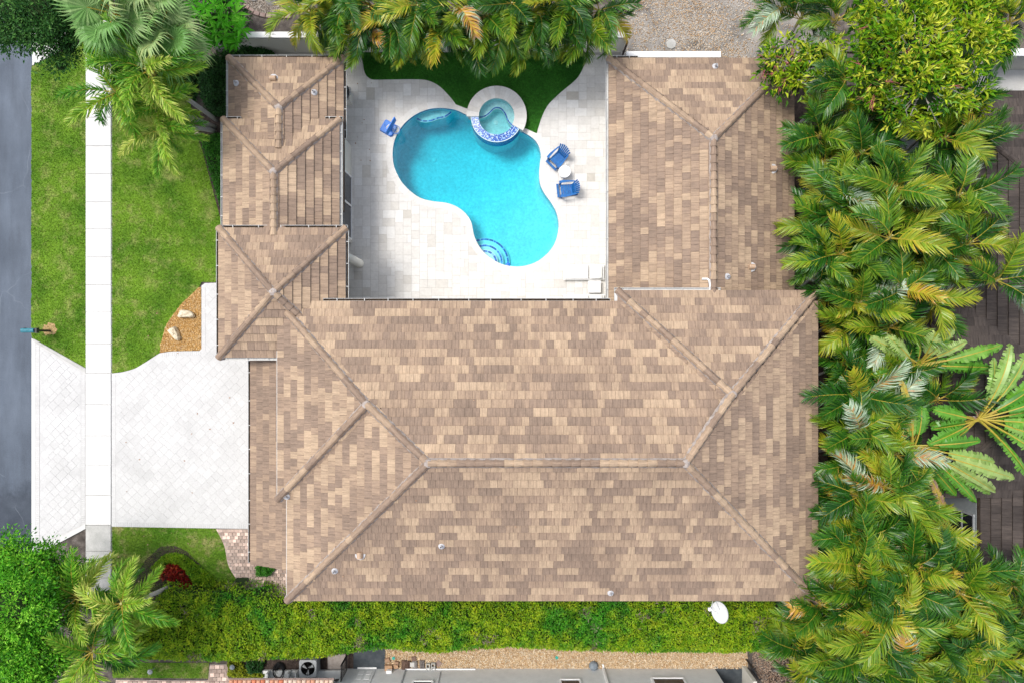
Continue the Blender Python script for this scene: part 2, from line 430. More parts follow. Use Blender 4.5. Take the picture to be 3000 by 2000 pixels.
drive_px = [(328,1093)]+smooth_open([(360,1089),(395,1079),(420,1065),(445,1049),(468,1034)],3)+[(500,1029),(540,1028),(591,1027),(591,838),(601,830),(680,828),(770,828),(770,1548),(634,1546),(328,1541)]
apron_px = [(105,1007),(251,1094),(251,1530),(106,1596)]
BIG = 150
ground = sheet('ground', [(-BIG,-BIG),(BIG,-BIG),(BIG,BIG),(-BIG,BIG)], -.045, m_soil, [HOLE])
sheet('road', [(-BIG,-BIG),(P(93,0).x,-BIG),(P(93,0).x,BIG),(-BIG,BIG)], -.02, m_asph)
sheet('verge', P2(lawn_a), -.012, m_lawn)
sheet('lawn', P2(lawn_b), -.012, m_lawn)
sheet('lawn_patch', P2(lawn_c), -.012, m_lawn2)
sheet('yard', P2([(1800,-400),(2420,-400),(2420,260),(1790,260)]), -.03, m_sand)
sheet('planting_bed', P2([(560,330)]+bed_curve+[(720,660),(720,300)]), -.008, m_mulch)
sheet('mulch_bed', P2([(425,1640),(470,1600),(510,1597),(545,1612),(640,1705),(690,1735),(690,1800),(330,1800)]), -.006, m_mulch)
sheet('side_bed', P2([(2300,250),(3000,250),(3300,2400),(2250,2400),(2250,1745)]), -.03, m_mulch)

# ---- blades of grass over the lawns (nobody could count them)
def grass(name, poly_px, dens, h, w, mat, label, cat, z=-.01, lean=.5):
    poly = P2(poly_px)
    a = np.array(poly); lo, hi = a.min(0), a.max(0)
    n = int((hi[0]-lo[0])*(hi[1]-lo[1])*dens)
    X = rng.uniform(lo[0], hi[0], n); Y = rng.uniform(lo[1], hi[1], n)
    k = inside_np(X, Y, poly); X, Y = X[k], Y[k]; n = len(X)
    az = rng.uniform(0, 2*np.pi, n); hh = h*rng.uniform(.6, 1.3, n)
    V = np.zeros((n, 3, 3))
    V[:, 0] = np.stack([X-np.cos(az)*w, Y-np.sin(az)*w, np.full(n, z)], 1)
    V[:, 1] = np.stack([X+np.cos(az)*w, Y+np.sin(az)*w, np.full(n, z)], 1)
    az2 = az+np.pi/2+rng.normal(0, .6, n); ln = hh*lean*rng.uniform(.3, 2, n)
    V[:, 2] = np.stack([X+np.cos(az2)*ln, Y+np.sin(az2)*ln, z+hh], 1)
    o = link(name, np_mesh(name, V.reshape(-1, 3), np.arange(3*n).reshape(-1, 3), mat, rng.uniform(0, 1, n)))
    return tag(o, label, cat, kind='stuff')
grass('verge_grass', lawn_a, 900, .035, .018, m_lawn, 'short patchy grass of the narrow verge along the road', 'grass')
grass('lawn_grass', lawn_b, 900, .035, .018, m_lawn, 'short patchy grass of the front lawn beside the sidewalk', 'grass')
grass('dry_grass', lawn_c, 900, .035, .018, m_lawn2, 'thin yellowing grass below the pale driveway', 'grass')
sheet('turf', TURF, .035, m_turf)
grass('turf_blades', turf_px, 1300, .03, .014, m_turf, 'dark green artificial turf curving around the raised spa', 'turf', z=.035, lean=.4)

# ---- gravel
def gravel(name, poly_px, dens, r, cols, label, z=0., fade=None):
    poly = P2(poly_px)
    a = np.array(poly); lo, hi = a.min(0), a.max(0)
    n = int((hi[0]-lo[0])*(hi[1]-lo[1])*dens)
    X = rng.uniform(lo[0], hi[0], n); Y = rng.uniform(lo[1], hi[1], n)
    k = inside_np(X, Y, poly)
    if fade is not None: k &= np.array([rng.uniform() < fade(x, y) for x, y in zip(X, Y)])
    X, Y = X[k], Y[k]; n = len(X)
    base = np.array([(1,0,0),(0,1,0),(-1,0,0),(0,-1,0),(0,0,.8),(0,0,-.6)], float)
    Fc = np.array([(0,1,4),(1,2,4),(2,3,4),(3,0,4),(1,0,5),(2,1,5),(3,2,5),(0,3,5)])
    s = r*rng.uniform(.6, 1.35, (n, 1, 1))*rng.uniform(.7, 1.25, (n, 1, 3))
    az = rng.uniform(0, 6.28, n); c, sn = np.cos(az), np.sin(az)
    V = base[None]*s
    W = V.copy(); W[..., 0] = V[..., 0]*c[:, None]-V[..., 1]*sn[:, None]; W[..., 1] = V[..., 0]*sn[:, None]+V[..., 1]*c[:, None]
    W[..., 2] += rng.normal(0, .12, (n, 6))*r
    W += np.stack([X, Y, np.full(n, z)+rng.uniform(0, r*.6, n)], 1)[:, None]
    Q = (Fc[None]+6*np.arange(n)[:, None, None]).reshape(-1, 3)
    mt = M(name+'_stone', None, 3, .85, tramp=cols, jit=.12)
    o = link(name, np_mesh(name, W.reshape(-1, 3), Q, mt, np.repeat(rng.uniform(0, 1, n), 8)))
    return tag(o, label, 'gravel', kind='stuff')
sheet('gravel_bed', P2(gravel_px), -.008, M('gravel_fines', [(.30,.16,.05), (.42,.25,.09)], 6, .95, fine=.3))
gravel('yellow_gravel', gravel_px, 900, .026, [(.30,.15,.04), (.55,.33,.11), (.62,.40,.16), (.66,.52,.33)], 'golden yellow gravel in the bed holding the two pale rocks')
south_px = [(1128,1880),(2190,1880),(2190,1958),(1270,1958),(1128,1950)]
sheet('gravel_strip', P2(south_px), -.01, M('pale_gravel_fines', [(.34,.25,.16), (.46,.36,.25)], 6, .95, fine=.3))
gravel('pale_gravel', [(1128,1895)]+south_px[2:]+[(1128,1895)] if False else [(1128,1895),(2190,1895),(2190,1957),(1128,1957)], 620, .034, [(.34,.20,.09), (.50,.35,.2), (.60,.46,.30), (.66,.58,.46)], 'pale tan gravel between the hedge and the grey neighbouring wall')
def fadeNE(x, y):
    d = noise.noise(Vector((x*.45, y*.45, 2.3)))
    c = P(2040, 70); e = abs((x-c.x)*.75+(y-c.y)*.45)
    return max(.06, min(1, 1.15-e*.42+d*.7))
gravel('yard_gravel', [(1800,-60),(2330,-60),(2330,240),(1800,165)], 430, .032, [(.30,.18,.09), (.46,.32,.19), (.55,.45,.34), (.38,.36,.33), (.58,.54,.48)], 'tan gravel scattered over grey sand behind the far wing', z=-.02, fade=fadeNE)
gravel('corner_gravel', [(2205,1905),(2330,1905),(2330,2010),(2240,2010),(2205,1960)], 500, .03, [(.20,.13,.09), (.34,.23,.16), (.45,.38,.31)], 'brown gravel beside the black handrail below the hedge', z=-.02)
circ_px = [(714,-60),(716,12)]+smooth_open([(730,26),(752,37),(785,43),(820,44),(852,43)],2)+[(900,30),(930,-60)]
sheet('gravel_circle', P2(circ_px), -.015, M('grey_gravel_fines', [(.14,.12,.10), (.24,.21,.18)], 6, .95, fine=.3))
gravel('mixed_gravel', circ_px, 700, .026, [(.16,.12,.10), (.32,.26,.21), (.46,.40,.34), (.55,.52,.48)], 'mixed grey gravel around the round stepping stones')

# ------------------------------------------------------------------ generic cut pavers
def snap_tile(mb, quad, poly, want_in, z0, z1, t, margin=0.0, N=5):
    """a paver cut along an outline: quad (4 xy, ccw) subdivided, corners over the line pulled back to it"""
    g = []
    for j in range(N+1):
        for i in range(N+1):
            a = Vector(quad[0]).lerp(Vector(quad[1]), i/N); b = Vector(quad[3]).lerp(Vector(quad[2]), i/N)
            p = a.lerp(b, j/N); ok = inside(p, poly) == want_in
            if not ok: p = nearest(p, poly)[1]
            g.append((p, ok))
    V = [(p.x, p.y, z1) for p, _ in g]; Fc = []
    for j in range(N):
        for i in range(N):
            q = [j*(N+1)+i, j*(N+1)+i+1, (j+1)*(N+1)+i+1, (j+1)*(N+1)+i]
            if any(g[k][1] for k in q): Fc.append(q)
    if not Fc: return False
    mb.add(V, Fc, None, t)
    return True
def slab_mesh(name, w, h, t, mat, g=.006, b=.006):
    return MB().box((g/2, g/2, -.03), (w-g/2, h-g/2, t), taper=b).mesh(name, mat)

# ---- sidewalk: cast slabs
walk = sheet('sidewalk', P2([(251,60),(328,60),(328,1760),(251,1760)]), -.006, m_joint)
ys = [90, 175, 260, 345, 429, 511, 593, 672, 754, 835, 915, 1007, 1092, 1184, 1275, 1360, 1449, 1536, 1612, 1690, 1760]
for a, b in zip(ys, ys[1:]):
    mt = m_conc if b <= 1536 else m_conc_old_shaded  # shadow over the bottom slabs is put into a darker concrete colour
    mb = MB().box((*P(252.5, b-.55)[:2], -.01), (*P(326.5, a+.55)[:2], .05), taper=.012)
    o = mb.build('slab', mt, walk); o['tint'] = U(.3, .7)
# ---- street apron of the driveway and its concrete bands
apron = sheet('driveway_apron', P2([(93,990),(252,1082),(252,1545),(110,1615),(93,1620)]), .022, m_joint)
MB().prism(P2([(94,996),(105,1003),(105,1625),(94,1625)]), -.02, .03).build('concrete_band', m_conc, apron)
MB().prism(P2([(94,991),(103,994),(252,1078),(252,1091),(106,1004)]), -.02, .05).build('concrete_band', m_conc_old_shaded, apron)
MB().prism(P2([(252,1534),(252,1547),(118,1618),(106,1610)]), -.02, .05).build('concrete_band', m_conc, apron)
drive = sheet('driveway', P2(drive_px), .024, m_joint)
def paver_field(parent, poly_px, border, ang, maxobj, key, z1=.032):
    poly = P2(poly_px)
    c0 = Vector((sum(p[0] for p in poly)/len(poly), sum(p[1] for p in poly)/len(poly)))
    d = Vector((math.cos(ang), math.sin(ang))); n = Vector((-d.y, d.x))
    R0 = 9; rows = []; v = -R0; j = 0
    while v < R0:
        h = (.36, .36, .24)[j % 3] if j % 2 == 0 else .36
        u = -R0+U(0, .3)
        while u < R0:
            w = random.choice((.36, .36, .36, .52, .24))
            rows.append((u, v, w, h)); u += w
        v += h; j += 1
    full, cut = [], []
    for (u, v, w, h) in rows:
        q = [c0+d*(u+a)+n*(v+b) for a, b in ((0,0),(w,0),(w,h),(0,h))]
        ins = [inside(p, poly) and nearest(p, poly)[0] > border for p in q]
        if all(ins): full.append((u, v, w, h))
        elif any(inside(p, poly) for p in q): cut.append((u, v, w, h))
    full.sort(key=lambda r: key(c0+d*r[0]+n*r[1]))
    meshes = {}
    rest = MB()
    for i, (u, v, w, h) in enumerate(full):
        p = c0+d*u+n*v; t = U(0, 1)
        if i < maxobj:
            if (w, h) not in meshes: meshes[(w, h)] = slab_mesh('paver', w, h, z1, m_paver, .0045, .002)
            o = link('paver', meshes[(w, h)], parent, (p.x, p.y, U(-.002, .002)), (0, 0, ang)); o['tint'] = t
        else:
            rest.box((.003, .003, -.02), (w-.003, h-.003, z1+U(-.002, .002)), Matrix.Translation((p.x, p.y, 0)) @ Matrix.Rotation(ang, 4, 'Z'), t, taper=.004)
    inner = []
    for (u, v, w, h) in cut:
        g = .0035
        q = [tuple(c0+d*(u+a)+n*(v+b)) for a, b in ((g,g),(w-g,g),(w-g,h-g),(g,h-g))]
        snap_tile(rest, q, poly, True, 0, z1-.002, U(.01, 1))
    o = rest.build('pavers', m_paver, parent); o['kind'] = 'stuff'
cen = Vector((P(735, 1200).x, P(735, 1200).y))
paver_field(drive, drive_px, .0, RAD(45), 300, lambda p: (Vector(p)-cen).length)
ap_in = [(118,1018),(238,1088),(238,1538),(118,1592)]
paver_field(apron, ap_in, .0, RAD(45), 120, lambda p: (Vector(p)-cen).length)
# soldier-course bricks round the edges
def soldier(parent, pts_px, width, step, side, z=.036, name='border_bricks', mat=None, t0=0., gap=.012):
    pts = [Vector(p) for p in P2(pts_px)]; mb = MB(); acc = 0
    for a, b in zip(pts, pts[1:]):
        L = (b-a).length; d = (b-a)/L; n = Vector((-d.y, d.x))*side; u = 0
        while u < L-step*.4:
            w = min(step, L-u)
            q = [a+d*(u+gap/2), a+d*(u+w-gap/2), a+d*(u+w-gap/2)+n*width, a+d*(u+gap/2)+n*width]
            mb.prism([tuple(p) for p in q], -.01, z+U(-.002, .002), t=U(.05, 1), inset=.03); u += step
    o = mb.build(name, mat or m_paver, parent); o['kind'] = 'stuff'; return o
soldier(apron, [(105.5,1010),(105.5,1592)], .20, .105, 1, gap=.016)
soldier(apron, [(250.5,1096),(250.5,1532)], .19, .105, -1, gap=.008)
soldier(drive, [(329,1096),(329,1539)], .19, .105, 1, gap=.008)
soldier(drive, [(331,1540),(634,1545),(735,1546)], .19, .105, 1, z=.038, gap=.007)
soldier(drive, [(592,1027),(592,840)], .19, .105, -1, z=.038, gap=.007)
soldier(drive, [(470,1035),(500,1030),(540,1029),(591,1028)], .19, .105, -1, z=.039, gap=.007)

# ---- brick path by the front corner
path_px = [(634,1549)]+smooth_open([(648,1575),(660,1605),(668,1650),(690,1690),(722,1726),(760,1742),(845,1748)],3)+[(860,1748),(860,1665),(770,1655),(770,1549)]
path = sheet('path', P2(path_px), -.008, m_joint2)
def brick_path(parent, poly_px, w, h, maxn, mat):
    poly = P2(poly_px); a = np.array(poly); lo, hi = a.min(0), a.max(0)
    me = slab_mesh('brick', w, h, .03, mat, .012, .006); rest = MB(); k = 0; j = 0
    y = lo[1]
    while y < hi[1]:
        x = lo[0]-(w/2 if j % 2 else 0)
        while x < hi[0]:
            q = [(x, y), (x+w, y), (x+w, y+h), (x, y+h)]; ins = [inside(p, poly) for p in q]
            t = U(0, 1) if U(0, 1) > .12 else 1.7
            if all(ins) and k < maxn:
                o = link('brick', me, parent, (x, y, U(-.003, .003)), (0, 0, U(-.02, .02))); o['tint'] = t; k += 1
            elif any(ins): snap_tile(rest, [(x+.006, y+.006), (x+w-.006, y+.006), (x+w-.006, y+h-.006), (x+.006, y+h-.006)], poly, True, 0, .03, t, N=3)
            x += w
        y += h; j += 1
    if rest.f:
        o = rest.build('cut_bricks', mat, parent); o['kind'] = 'stuff'
brick_path(path, path_px, .20, .17, 300, m_brick)
path2_px = [(340,1990),(610,1992),(615,1945),(668,1945),(668,1985),(690,1985),(690,2040),(340,2040)]
path2 = sheet('neighbour_path', P2(path2_px), -.008, m_joint2)
brick_path(path2, path2_px, .24, .2, 200, m_brick)
lawn_d = [(326,1940),(612,1940),(610,1986),(330,1984)]
sheet('small_lawn', P2(lawn_d), -.012, m_lawn2)
grass('small_lawn_grass', lawn_d, 900, .035, .018, m_lawn2, 'small rectangle of clipped grass below the hedge', 'grass')

# ------------------------------------------------------------------ travertine patio (french pattern)
patio = sheet('patio', P2([(800,153),(1842,153),(1842,172),(1830,172),(1830,920),(990,920),(990,178),(800,178)]), .012, m_joint2, [HOLE])
m_trav = M('travertine', None, 2.5, .7, tramp=[(.47,.44,.39,0), (.55,.525,.485,.12), (.61,.59,.56,.4), (.66,.645,.62,.8), (.70,.69,.67,1)], fine=.05, fscale=9, jit=.06)
C = .2032
x0, y0 = P(990, 0).x, P(0, 915).y
nx, ny = int((P(1832, 0).x-x0)/C), int((P(0, 153).y-y0)/C)
occ = np.zeros((nx, ny), bool); tiles = []
for j in range(ny):
    for i in range(nx):
        if occ[i, j]: continue
        for (w, h) in random.sample([(3,2),(3,2),(2,3),(2,2),(2,2)], 5)+[(2,1),(1,2),(1,1)]:
            if i+w <= nx and j+h <= ny and not occ[i:i+w, j:j+h].any():
                occ[i:i+w, j:j+h] = True; tiles.append((i, j, w, h)); break
COPE = [tuple(p) for p in POOL]
def offset_poly(poly, d):
    out = []; n = len(poly)
    ccw = sum(poly[i][0]*poly[(i+1) % n][1]-poly[(i+1) % n][0]*poly[i][1] for i in range(n)) > 0
    for i in range(n):
        a, b, c = Vector(poly[i-1]), Vector(poly[i]), Vector(poly[(i+1) % n])
        t = (c-a).normalized(); nn = Vector((t.y, -t.x))*(1 if ccw else -1)
        out.append(tuple(b+nn*d))
    return out
free = P2(pool_free)
rest = MB(); full = []; meshes = {}
for (i, j, w, h) in tiles:
    q = [(x0+(i+a)*C, y0+(j+b)*C) for a, b in ((0,0),(w,0),(w,h),(0,h))]
    c = ((q[0][0]+q[2][0])/2, (q[0][1]+q[2][1])/2)
    if all(inside(p, TURF) and nearest(p, TURF)[0] > .05 for p in q): continue
    if c[0] < P(1000,0).x-.3 and c[1] < P(0,172).y: continue
    near = nearest(c, HOLE)
    ins = [inside(p, HOLE) for p in q]
    if all(ins) and near[0] > .5: continue
    t = min(1, max(0.02, random.gauss(.64, .2)))
    if any(ins) or near[0] < .42:
        snap_tile(rest, [(q[0][0]+.004, q[0][1]+.004), (q[1][0]-.004, q[1][1]+.004), (q[2][0]-.004, q[2][1]-.004), (q[3][0]+.004, q[3][1]-.004)], HOLE, False, 0, .020, t, N=6)
    else: full.append((q, w, h, t))
pc = P(1500, 600)
full.sort(key=lambda r: -(r[1]*r[2])+.02*((r[0][0][0]-pc.x)**2+(r[0][0][1]-pc.y)**2)**.5)
for n_, (q, w, h, t) in enumerate(full):
    if n_ < 300:
        if (w, h) not in meshes: meshes[(w, h)] = slab_mesh('stone_tile', w*C, h*C, .022, m_trav, .006, .002)
        o = link('stone_tile', meshes[(w, h)], patio, (q[0][0], q[0][1], U(-.0015, .0015))); o['tint'] = t
    else:
        rest.box((q[0][0]+.0035, q[0][1]+.0035, -.01), (q[2][0]-.0035, q[2][1]-.0035, .022+U(-.0015, .0015)), t=t, taper=.003)
o = rest.build('stone_tiles', m_trav, patio); o['kind'] = 'stuff'

# ------------------------------------------------------------------ swimming pool
WZ = -.09
pool = thing('swimming_pool', 'free-form swimming pool with turquoise water and curved corner steps', 'swimming pool', P(1400, 560))
def m_plastermat():
    k = NT('pool_plaster'); v = k.pos()
    c = k.ramp(k.noise(v, 1.1, 6, .7), [(.56,.72,.74), (.72,.84,.85)], .36, .66)
    c = k.mul(c, k.ramp(k.noise(v, 7, 5, .75), [(.86,)*3, (1.12,)*3], .38, .66))
    k.l(c, k.b.inputs['Base Color']); k.b.inputs['Roughness'].default_value = .8
    return k.m
m_plaster = m_plastermat()
def m_watermat(name, absorb, dens):
    k = NT(name); k.t.nodes.remove(k.b)
    fr = k.n('ShaderNodeFresnel'); fr.inputs[0].default_value = 1.33
    tr = k.n('ShaderNodeBsdfTransparent'); gl = k.n('ShaderNodeBsdfGlossy'); gl.inputs['Roughness'].default_value = .03
    mx = k.n('ShaderNodeMixShader'); k.l(fr.outputs[0], mx.inputs[0]); k.l(tr.outputs[0], mx.inputs[1]); k.l(gl.outputs[0], mx.inputs[2])
    bp = k.n('ShaderNodeBump'); bp.inputs['Strength'].default_value = .12; bp.inputs['Distance'].default_value = .05
    k.l(k.noise(k.pos(), 3.5, 4), bp.inputs['Height']); k.l(bp.outputs[0], gl.inputs['Normal']); k.l(bp.outputs[0], fr.inputs['Normal'])
    va = k.n('ShaderNodeVolumeAbsorption'); va.inputs['Color'].default_value = (*absorb, 1); va.inputs['Density'].default_value = dens
    k.l(mx.outputs[0], k.o.inputs['Surface']); k.l(va.outputs[0], k.o.inputs['Volume'])
    return k.m
m_water = m_watermat('pool_water', (.0, .87, .93), 1.08)
m_spawater = m_watermat('spa_water', (.05, .80, .86), .62)
m_mosaic = M('blue_mosaic', None, 3, .25, .5, tramp=[(.008,.03,.26,0), (.015,.09,.48,.35), (.04,.20,.62,.55), (.30,.50,.78,.72), (.60,.72,.85,1)], jit=.1)
m_bandtile = M('waterline_tile', None, 6, .3, .5, tramp=[(.01,.05,.22,0), (.02,.12,.42,.5), (.10,.28,.5,1)])
deep, shal = P(1255, 470), P(1540, 720)
def floor_z(x, y, edge):
    t = ((x-deep.x)*(shal.x-deep.x)+(y-deep.y)*(shal.y-deep.y))/((shal-deep).xy.length_squared)
    t = max(0, min(1, t)); t = t*t*(3-2*t)
    z = -1.75+t*.75
    f = max(0, 1-edge/.28)
    return z+f*f*.28
pts = [Vector(p) for p in POOL]; nb = len(pts)
lo = np.min(np.array(POOL), 0); hi = np.max(np.array(POOL), 0)
for x in np.arange(lo[0], hi[0], .22):
    for y in np.arange(lo[1], hi[1], .22):
        if inside((x, y), POOL) and nearest((x, y), POOL)[0] > .1: pts.append(Vector((x+U(-.03, .03), y+U(-.03, .03))))
vv, _, ff, *_ = delaunay_2d_cdt(pts, [(i, (i+1) % nb) for i in range(nb)], [], 1, 1e-4)
V = [(p.x, p.y, floor_z(p.x, p.y, nearest(p, POOL)[0] if i >= nb else 0)) for i, p in enumerate(vv)]
fl = MB().add(V, [f if (Vector(V[f[1]])-Vector(V[f[0]])).cross(Vector(V[f[2]])-Vector(V[f[0]])).z > 0 else f[::-1] for f in ff])
ring0 = [(p[0], p[1], floor_z(p[0], p[1], 0)) for p in POOL]; n = len(ring0)
fl.add(ring0+[(p[0], p[1], -.005) for p in POOL], [(i, (i+1) % n, n+(i+1) % n, n+i) for i in range(n)])
fl.build('basin', m_plaster, pool, smooth=True)
# waterline tiles along the wall: a band of small blue tiles
band = MB(); inn = offset_poly(free, 0.0)
for i in range(len(free)-1):
    a, b = Vector(free[i]), Vector(free[i+1]); d = (b-a); L = d.length; d /= L; nn = Vector((-d.y, d.x))
    c = (a+b)/2
    if not inside(c+nn*.02, POOL): nn = -nn
    k = max(1, round(L/.075))
    for q in range(k):
        p0 = a+d*(L*q/k+.004); p1 = a+d*(L*(q+1)/k-.004)
        for r in range(2):
            z0, z1 = -.02-.075*(r+1)+.004, -.02-.075*r
            band.add([(*(p0+nn*.008), z0), (*(p1+nn*.008), z0), (*(p1+nn*.008), z1), (*(p0+nn*.008), z1)], [(0,1,2,3)], None, U(.02, 1))
o = band.build('waterline_tiles', m_bandtile, pool); o['kind'] = 'stuff'
# closed body of water
outw = offset_poly(POOL, .004)
wt = MB().prism(outw, -2.8, WZ, bottom=True); wt.build('water', m_water, pool)
# coping stones
co_px = pool_free[1:]; cp = [Vector(p) for p in P2(co_px)]
s = [0]
for a, b in zip(cp, cp[1:]): s.append(s[-1]+(b-a).length)
def at_s(t):
    for i in range(len(s)-1):
        if t <= s[i+1] or i == len(s)-2:
            f = (t-s[i])/(s[i+1]-s[i]); d = (cp[i+1]-cp[i]).normalized()
            nn = Vector((d.y, -d.x))
            p = cp[i].lerp(cp[i+1], f)
            if inside(p+nn*.05, POOL): nn = -nn
            return p, nn
ncs = int(s[-1]/.46)
for k in range(ncs):
    mb = MB(); t = min(1, max(.3, random.gauss(.8, .15)))
    ts = [s[-1]*(k+q/4)/ncs for q in range(5)]
    g = .003
    ts[0] += g; ts[-1] -= g
    inn_, out_ = [], []
    for q in ts:
        p, nn = at_s(q); inn_.append(tuple(p-nn*.012)); out_.append(tuple(p+nn*.31))
    mb.prism(inn_+out_[::-1], -.03, .03, bottom=True)
    o = mb.build('coping_stone', m_trav, pool); o['tint'] = t
# corner steps and bench
def arc_tiles(mb, pts, w, z, step=.075):
    pts = [Vector(p) for p in pts]; acc = 0
    for a, b in zip(pts, pts[1:]):
        L = (b-a).length
        if L < 1e-6: continue
        d = (b-a)/L; nn = Vector((-d.y, d.x)); k = max(1, round(L/step))
        for q in range(k):
            p0, p1 = a+d*(L*q/k+.003), a+d*(L*(q+1)/k-.003)
            if not inside((p0+p1)/2, POOL): continue
            mb.add([(*(p0-nn*w), z), (*(p1-nn*w), z), (*(p1+nn*w), z), (*(p0+nn*w), z)], [(0,1,2,3)], None, U(.02, .8))
for r, z in ((76, -.80), (57, -.55), (40, -.31)):
    c = P(1420, 770, z); rr = r*.017
    poly = [(c.x+rr*math.cos(2*math.pi*i/48), c.y+rr*math.sin(2*math.pi*i/48)) for i in range(48)]
    st = MB().prism(poly, -2.3, z, inset=.02).build('step', m_plaster, pool)
    mb = MB(); arc_tiles(mb, [(c.x+(rr-.10)*math.cos(2*math.pi*i/60), c.y+(rr-.10)*math.sin(2*math.pi*i/60)) for i in range(61)], .045, z+.006)
    o = mb.build('edge_tiles', m_mosaic, st); o['kind'] = 'stuff'
bz = -.48
bcurve = smooth_open([(1212,338),(1222,352),(1240,359),(1262,358),(1285,350),(1303,346),(1318,336),(1330,324)], 4)
bpoly = P2(bcurve, bz)+P2([(1320,300),(1260,296),(1200,320)], bz)
be = MB().prism(bpoly, -2.0, bz).build('bench', m_plaster, pool)
mb = MB(); arc_tiles(mb, P2([(x, y-4) for x, y in bcurve], bz), .035, bz+.006)
o = mb.build('edge_tiles', m_mosaic, be); o['kind'] = 'stuff'
c = P(1272, 469, -1.73); MB().lathe((c.x, c.y, floor_z(c.x, c.y, 2)+.005), [(.13, 0), (.12, .03), (.04, .05), (.001, .055)]).build('main_drain', m_white, pool)
c = P(1488, 776, WZ)
fl_ = thing('chlorine_floater', 'round blue chlorine floater beside the pool steps', 'pool float', (c.x, c.y, WZ))
MB().lathe((0, 0, 0), [(.06, -.12), (.07, 0), (.115, 0), (.115, .03), (.085, .045), (.001, .05)], 20).build('float_body', m_blue, fl_, local=True, smooth=False)
MB().lathe((0, 0, .045), [(.04, 0), (.035, .03), (.001, .035)], 14).build('cap', m_blue, fl_, local=True)

# ------------------------------------------------------------------ raised spa
spa = thing('hot_tub', 'round raised spa with a pale stone rim and blue mosaic spillway', 'hot tub', (spa_c.x, spa_c.y, 0))
sr = lambda px: px*.0168
def ring(mb, r0, r1, z0, z1, a0, a1, n=40, t=0.):
    V, Fc = [], []
    for i in range(n+1):
        a = RAD(a0+(a1-a0)*i/n); c_, s_ = math.cos(a), math.sin(a)
        V += [(r0*c_, r0*s_, z0), (r1*c_, r1*s_, z0), (r1*c_, r1*s_, z1), (r0*c_, r0*s_, z1)]
    for i in range(n):
        for k in range(4): Fc.append((i*4+k, (i+1)*4+k, (i+1)*4+(k+1) % 4, i*4+(k+1) % 4)[::-1])
    Fc += [(0,1,2,3)[::-1], tuple(n*4+k for k in range(4))]
    return mb.add(V, Fc, None, t)
ring(MB(), sr(53), sr(76), -2.0, .385, 0, 360, 56).build('shell', m_plaster, spa, local=True)
# dark mosaic on the wall that stands in the pool, spill ledge on top
mz = MB(); rows = 7; r_in, r_out = sr(53.5), sr(73.5)
for r in range(rows):
    ra, rb = r_in+(r_out-r_in)*r/rows+.003, r_in+(r_out-r_in)*(r+1)/rows-.003
    nt = int((ra+rb)/2*RAD(152)/.05); o_ = U(0, 1)
    for i in range(nt):
        a0, a1 = RAD(-177+152*(i+.05)/nt), RAD(-177+152*(i+.95)/nt)
        mz.add([(ra*math.cos(a0), ra*math.sin(a0), .392), (rb*math.cos(a0), rb*math.sin(a0), .388), (rb*math.cos(a1), rb*math.sin(a1), .388), (ra*math.cos(a1), ra*math.sin(a1), .392)], [(0,1,2,3)], None, U(.02, 1))
for r in range(14):
    zt = .375-r*.05; nt = int(sr(76.5)*RAD(156)/.05)
    for i in range(nt):
        a0, a1 = RAD(-179+156*(i+.05)/nt), RAD(-179+156*(i+.95)/nt); rr = sr(76)+.006
        mz.add([(rr*math.cos(a0), rr*math.sin(a0), zt-.044), (rr*math.cos(a1), rr*math.sin(a1), zt-.044), (rr*math.cos(a1), rr*math.sin(a1), zt), (rr*math.cos(a0), rr*math.sin(a0), zt)], [(0,1,2,3)], None, U(.02, .55))
o = mz.build('mosaic_tiles', m_mosaic, spa, local=True); o['kind'] = 'stuff'
MB().add([], []).v
ring(MB(), sr(53), sr(74), .36, .386, -178, -24, 40).build('spillway', M('spill_grout', [(.10,.2,.42), (.2,.3,.5)], 3, .5), spa, local=True)
na = 17; A0, A1 = -29, 181
for i in range(na):
    a0, a1 = A0+(A1-A0)*i/na+.12, A0+(A1-A0)*(i+1)/na-.12
    mb = MB(); ring(mb, sr(53)-.02, sr(88), .385, .445, a0, a1, 4)
    o = mb.build('coping_stone', m_trav, spa, local=True); o['tint'] = min(1, max(.2, random.gauss(.66, .2)))
ring(MB(), sr(77), sr(84), -.04, .385, -29, 181, 40).build('outer_wall', m_stucco, spa, local=True)
fz = -.55
MB().lathe((0, 0, 0), [(sr(53)+.01, fz), (.001, fz)], 48).build('floor', m_plaster, spa, local=True)
bc = smooth_open([(1396,349),(1420,344),(1435,333),(1446,322),(1456,319),(1468,322),(1480,336),(1488,356),(1500,370),(1510,378)], 4)
bl = [(p.x-spa_c.x, p.y-spa_c.y) for p in PL(bc, .0)]
big = [(1.0*math.cos(RAD(a)), 1.0*math.sin(RAD(a))) for a in range(-30, 190, 12)]
bnz = -.06
be = MB().prism([p for p in bl]+[(sr(53.5)*math.cos(RAD(a)), sr(53.5)*math.sin(RAD(a))) for a in range(-36, 186, 8)], fz, bnz).build('bench', m_plaster, spa, local=True)
mb = MB()
q = [Vector(p) for p in [(x, y+.07) for x, y in bl]]
for a, b in zip(q, q[1:]):
    d = (b-a).normalized(); nn = Vector((-d.y, d.x)); L = (b-a).length; k = max(1, round(L/.06))
    for i in range(k):
        p0, p1 = a+d*(L*i/k+.003), a+d*(L*(i+1)/k-.003)
        mb.add([(*(p0-nn*.03), bnz+.006), (*(p1-nn*.03), bnz+.006), (*(p1+nn*.03), bnz+.006), (*(p0+nn*.03), bnz+.006)], [(0,1,2,3)], None, U(.02, .6))
o = mb.build('edge_tiles', m_mosaic, be, local=True); o['kind'] = 'stuff'
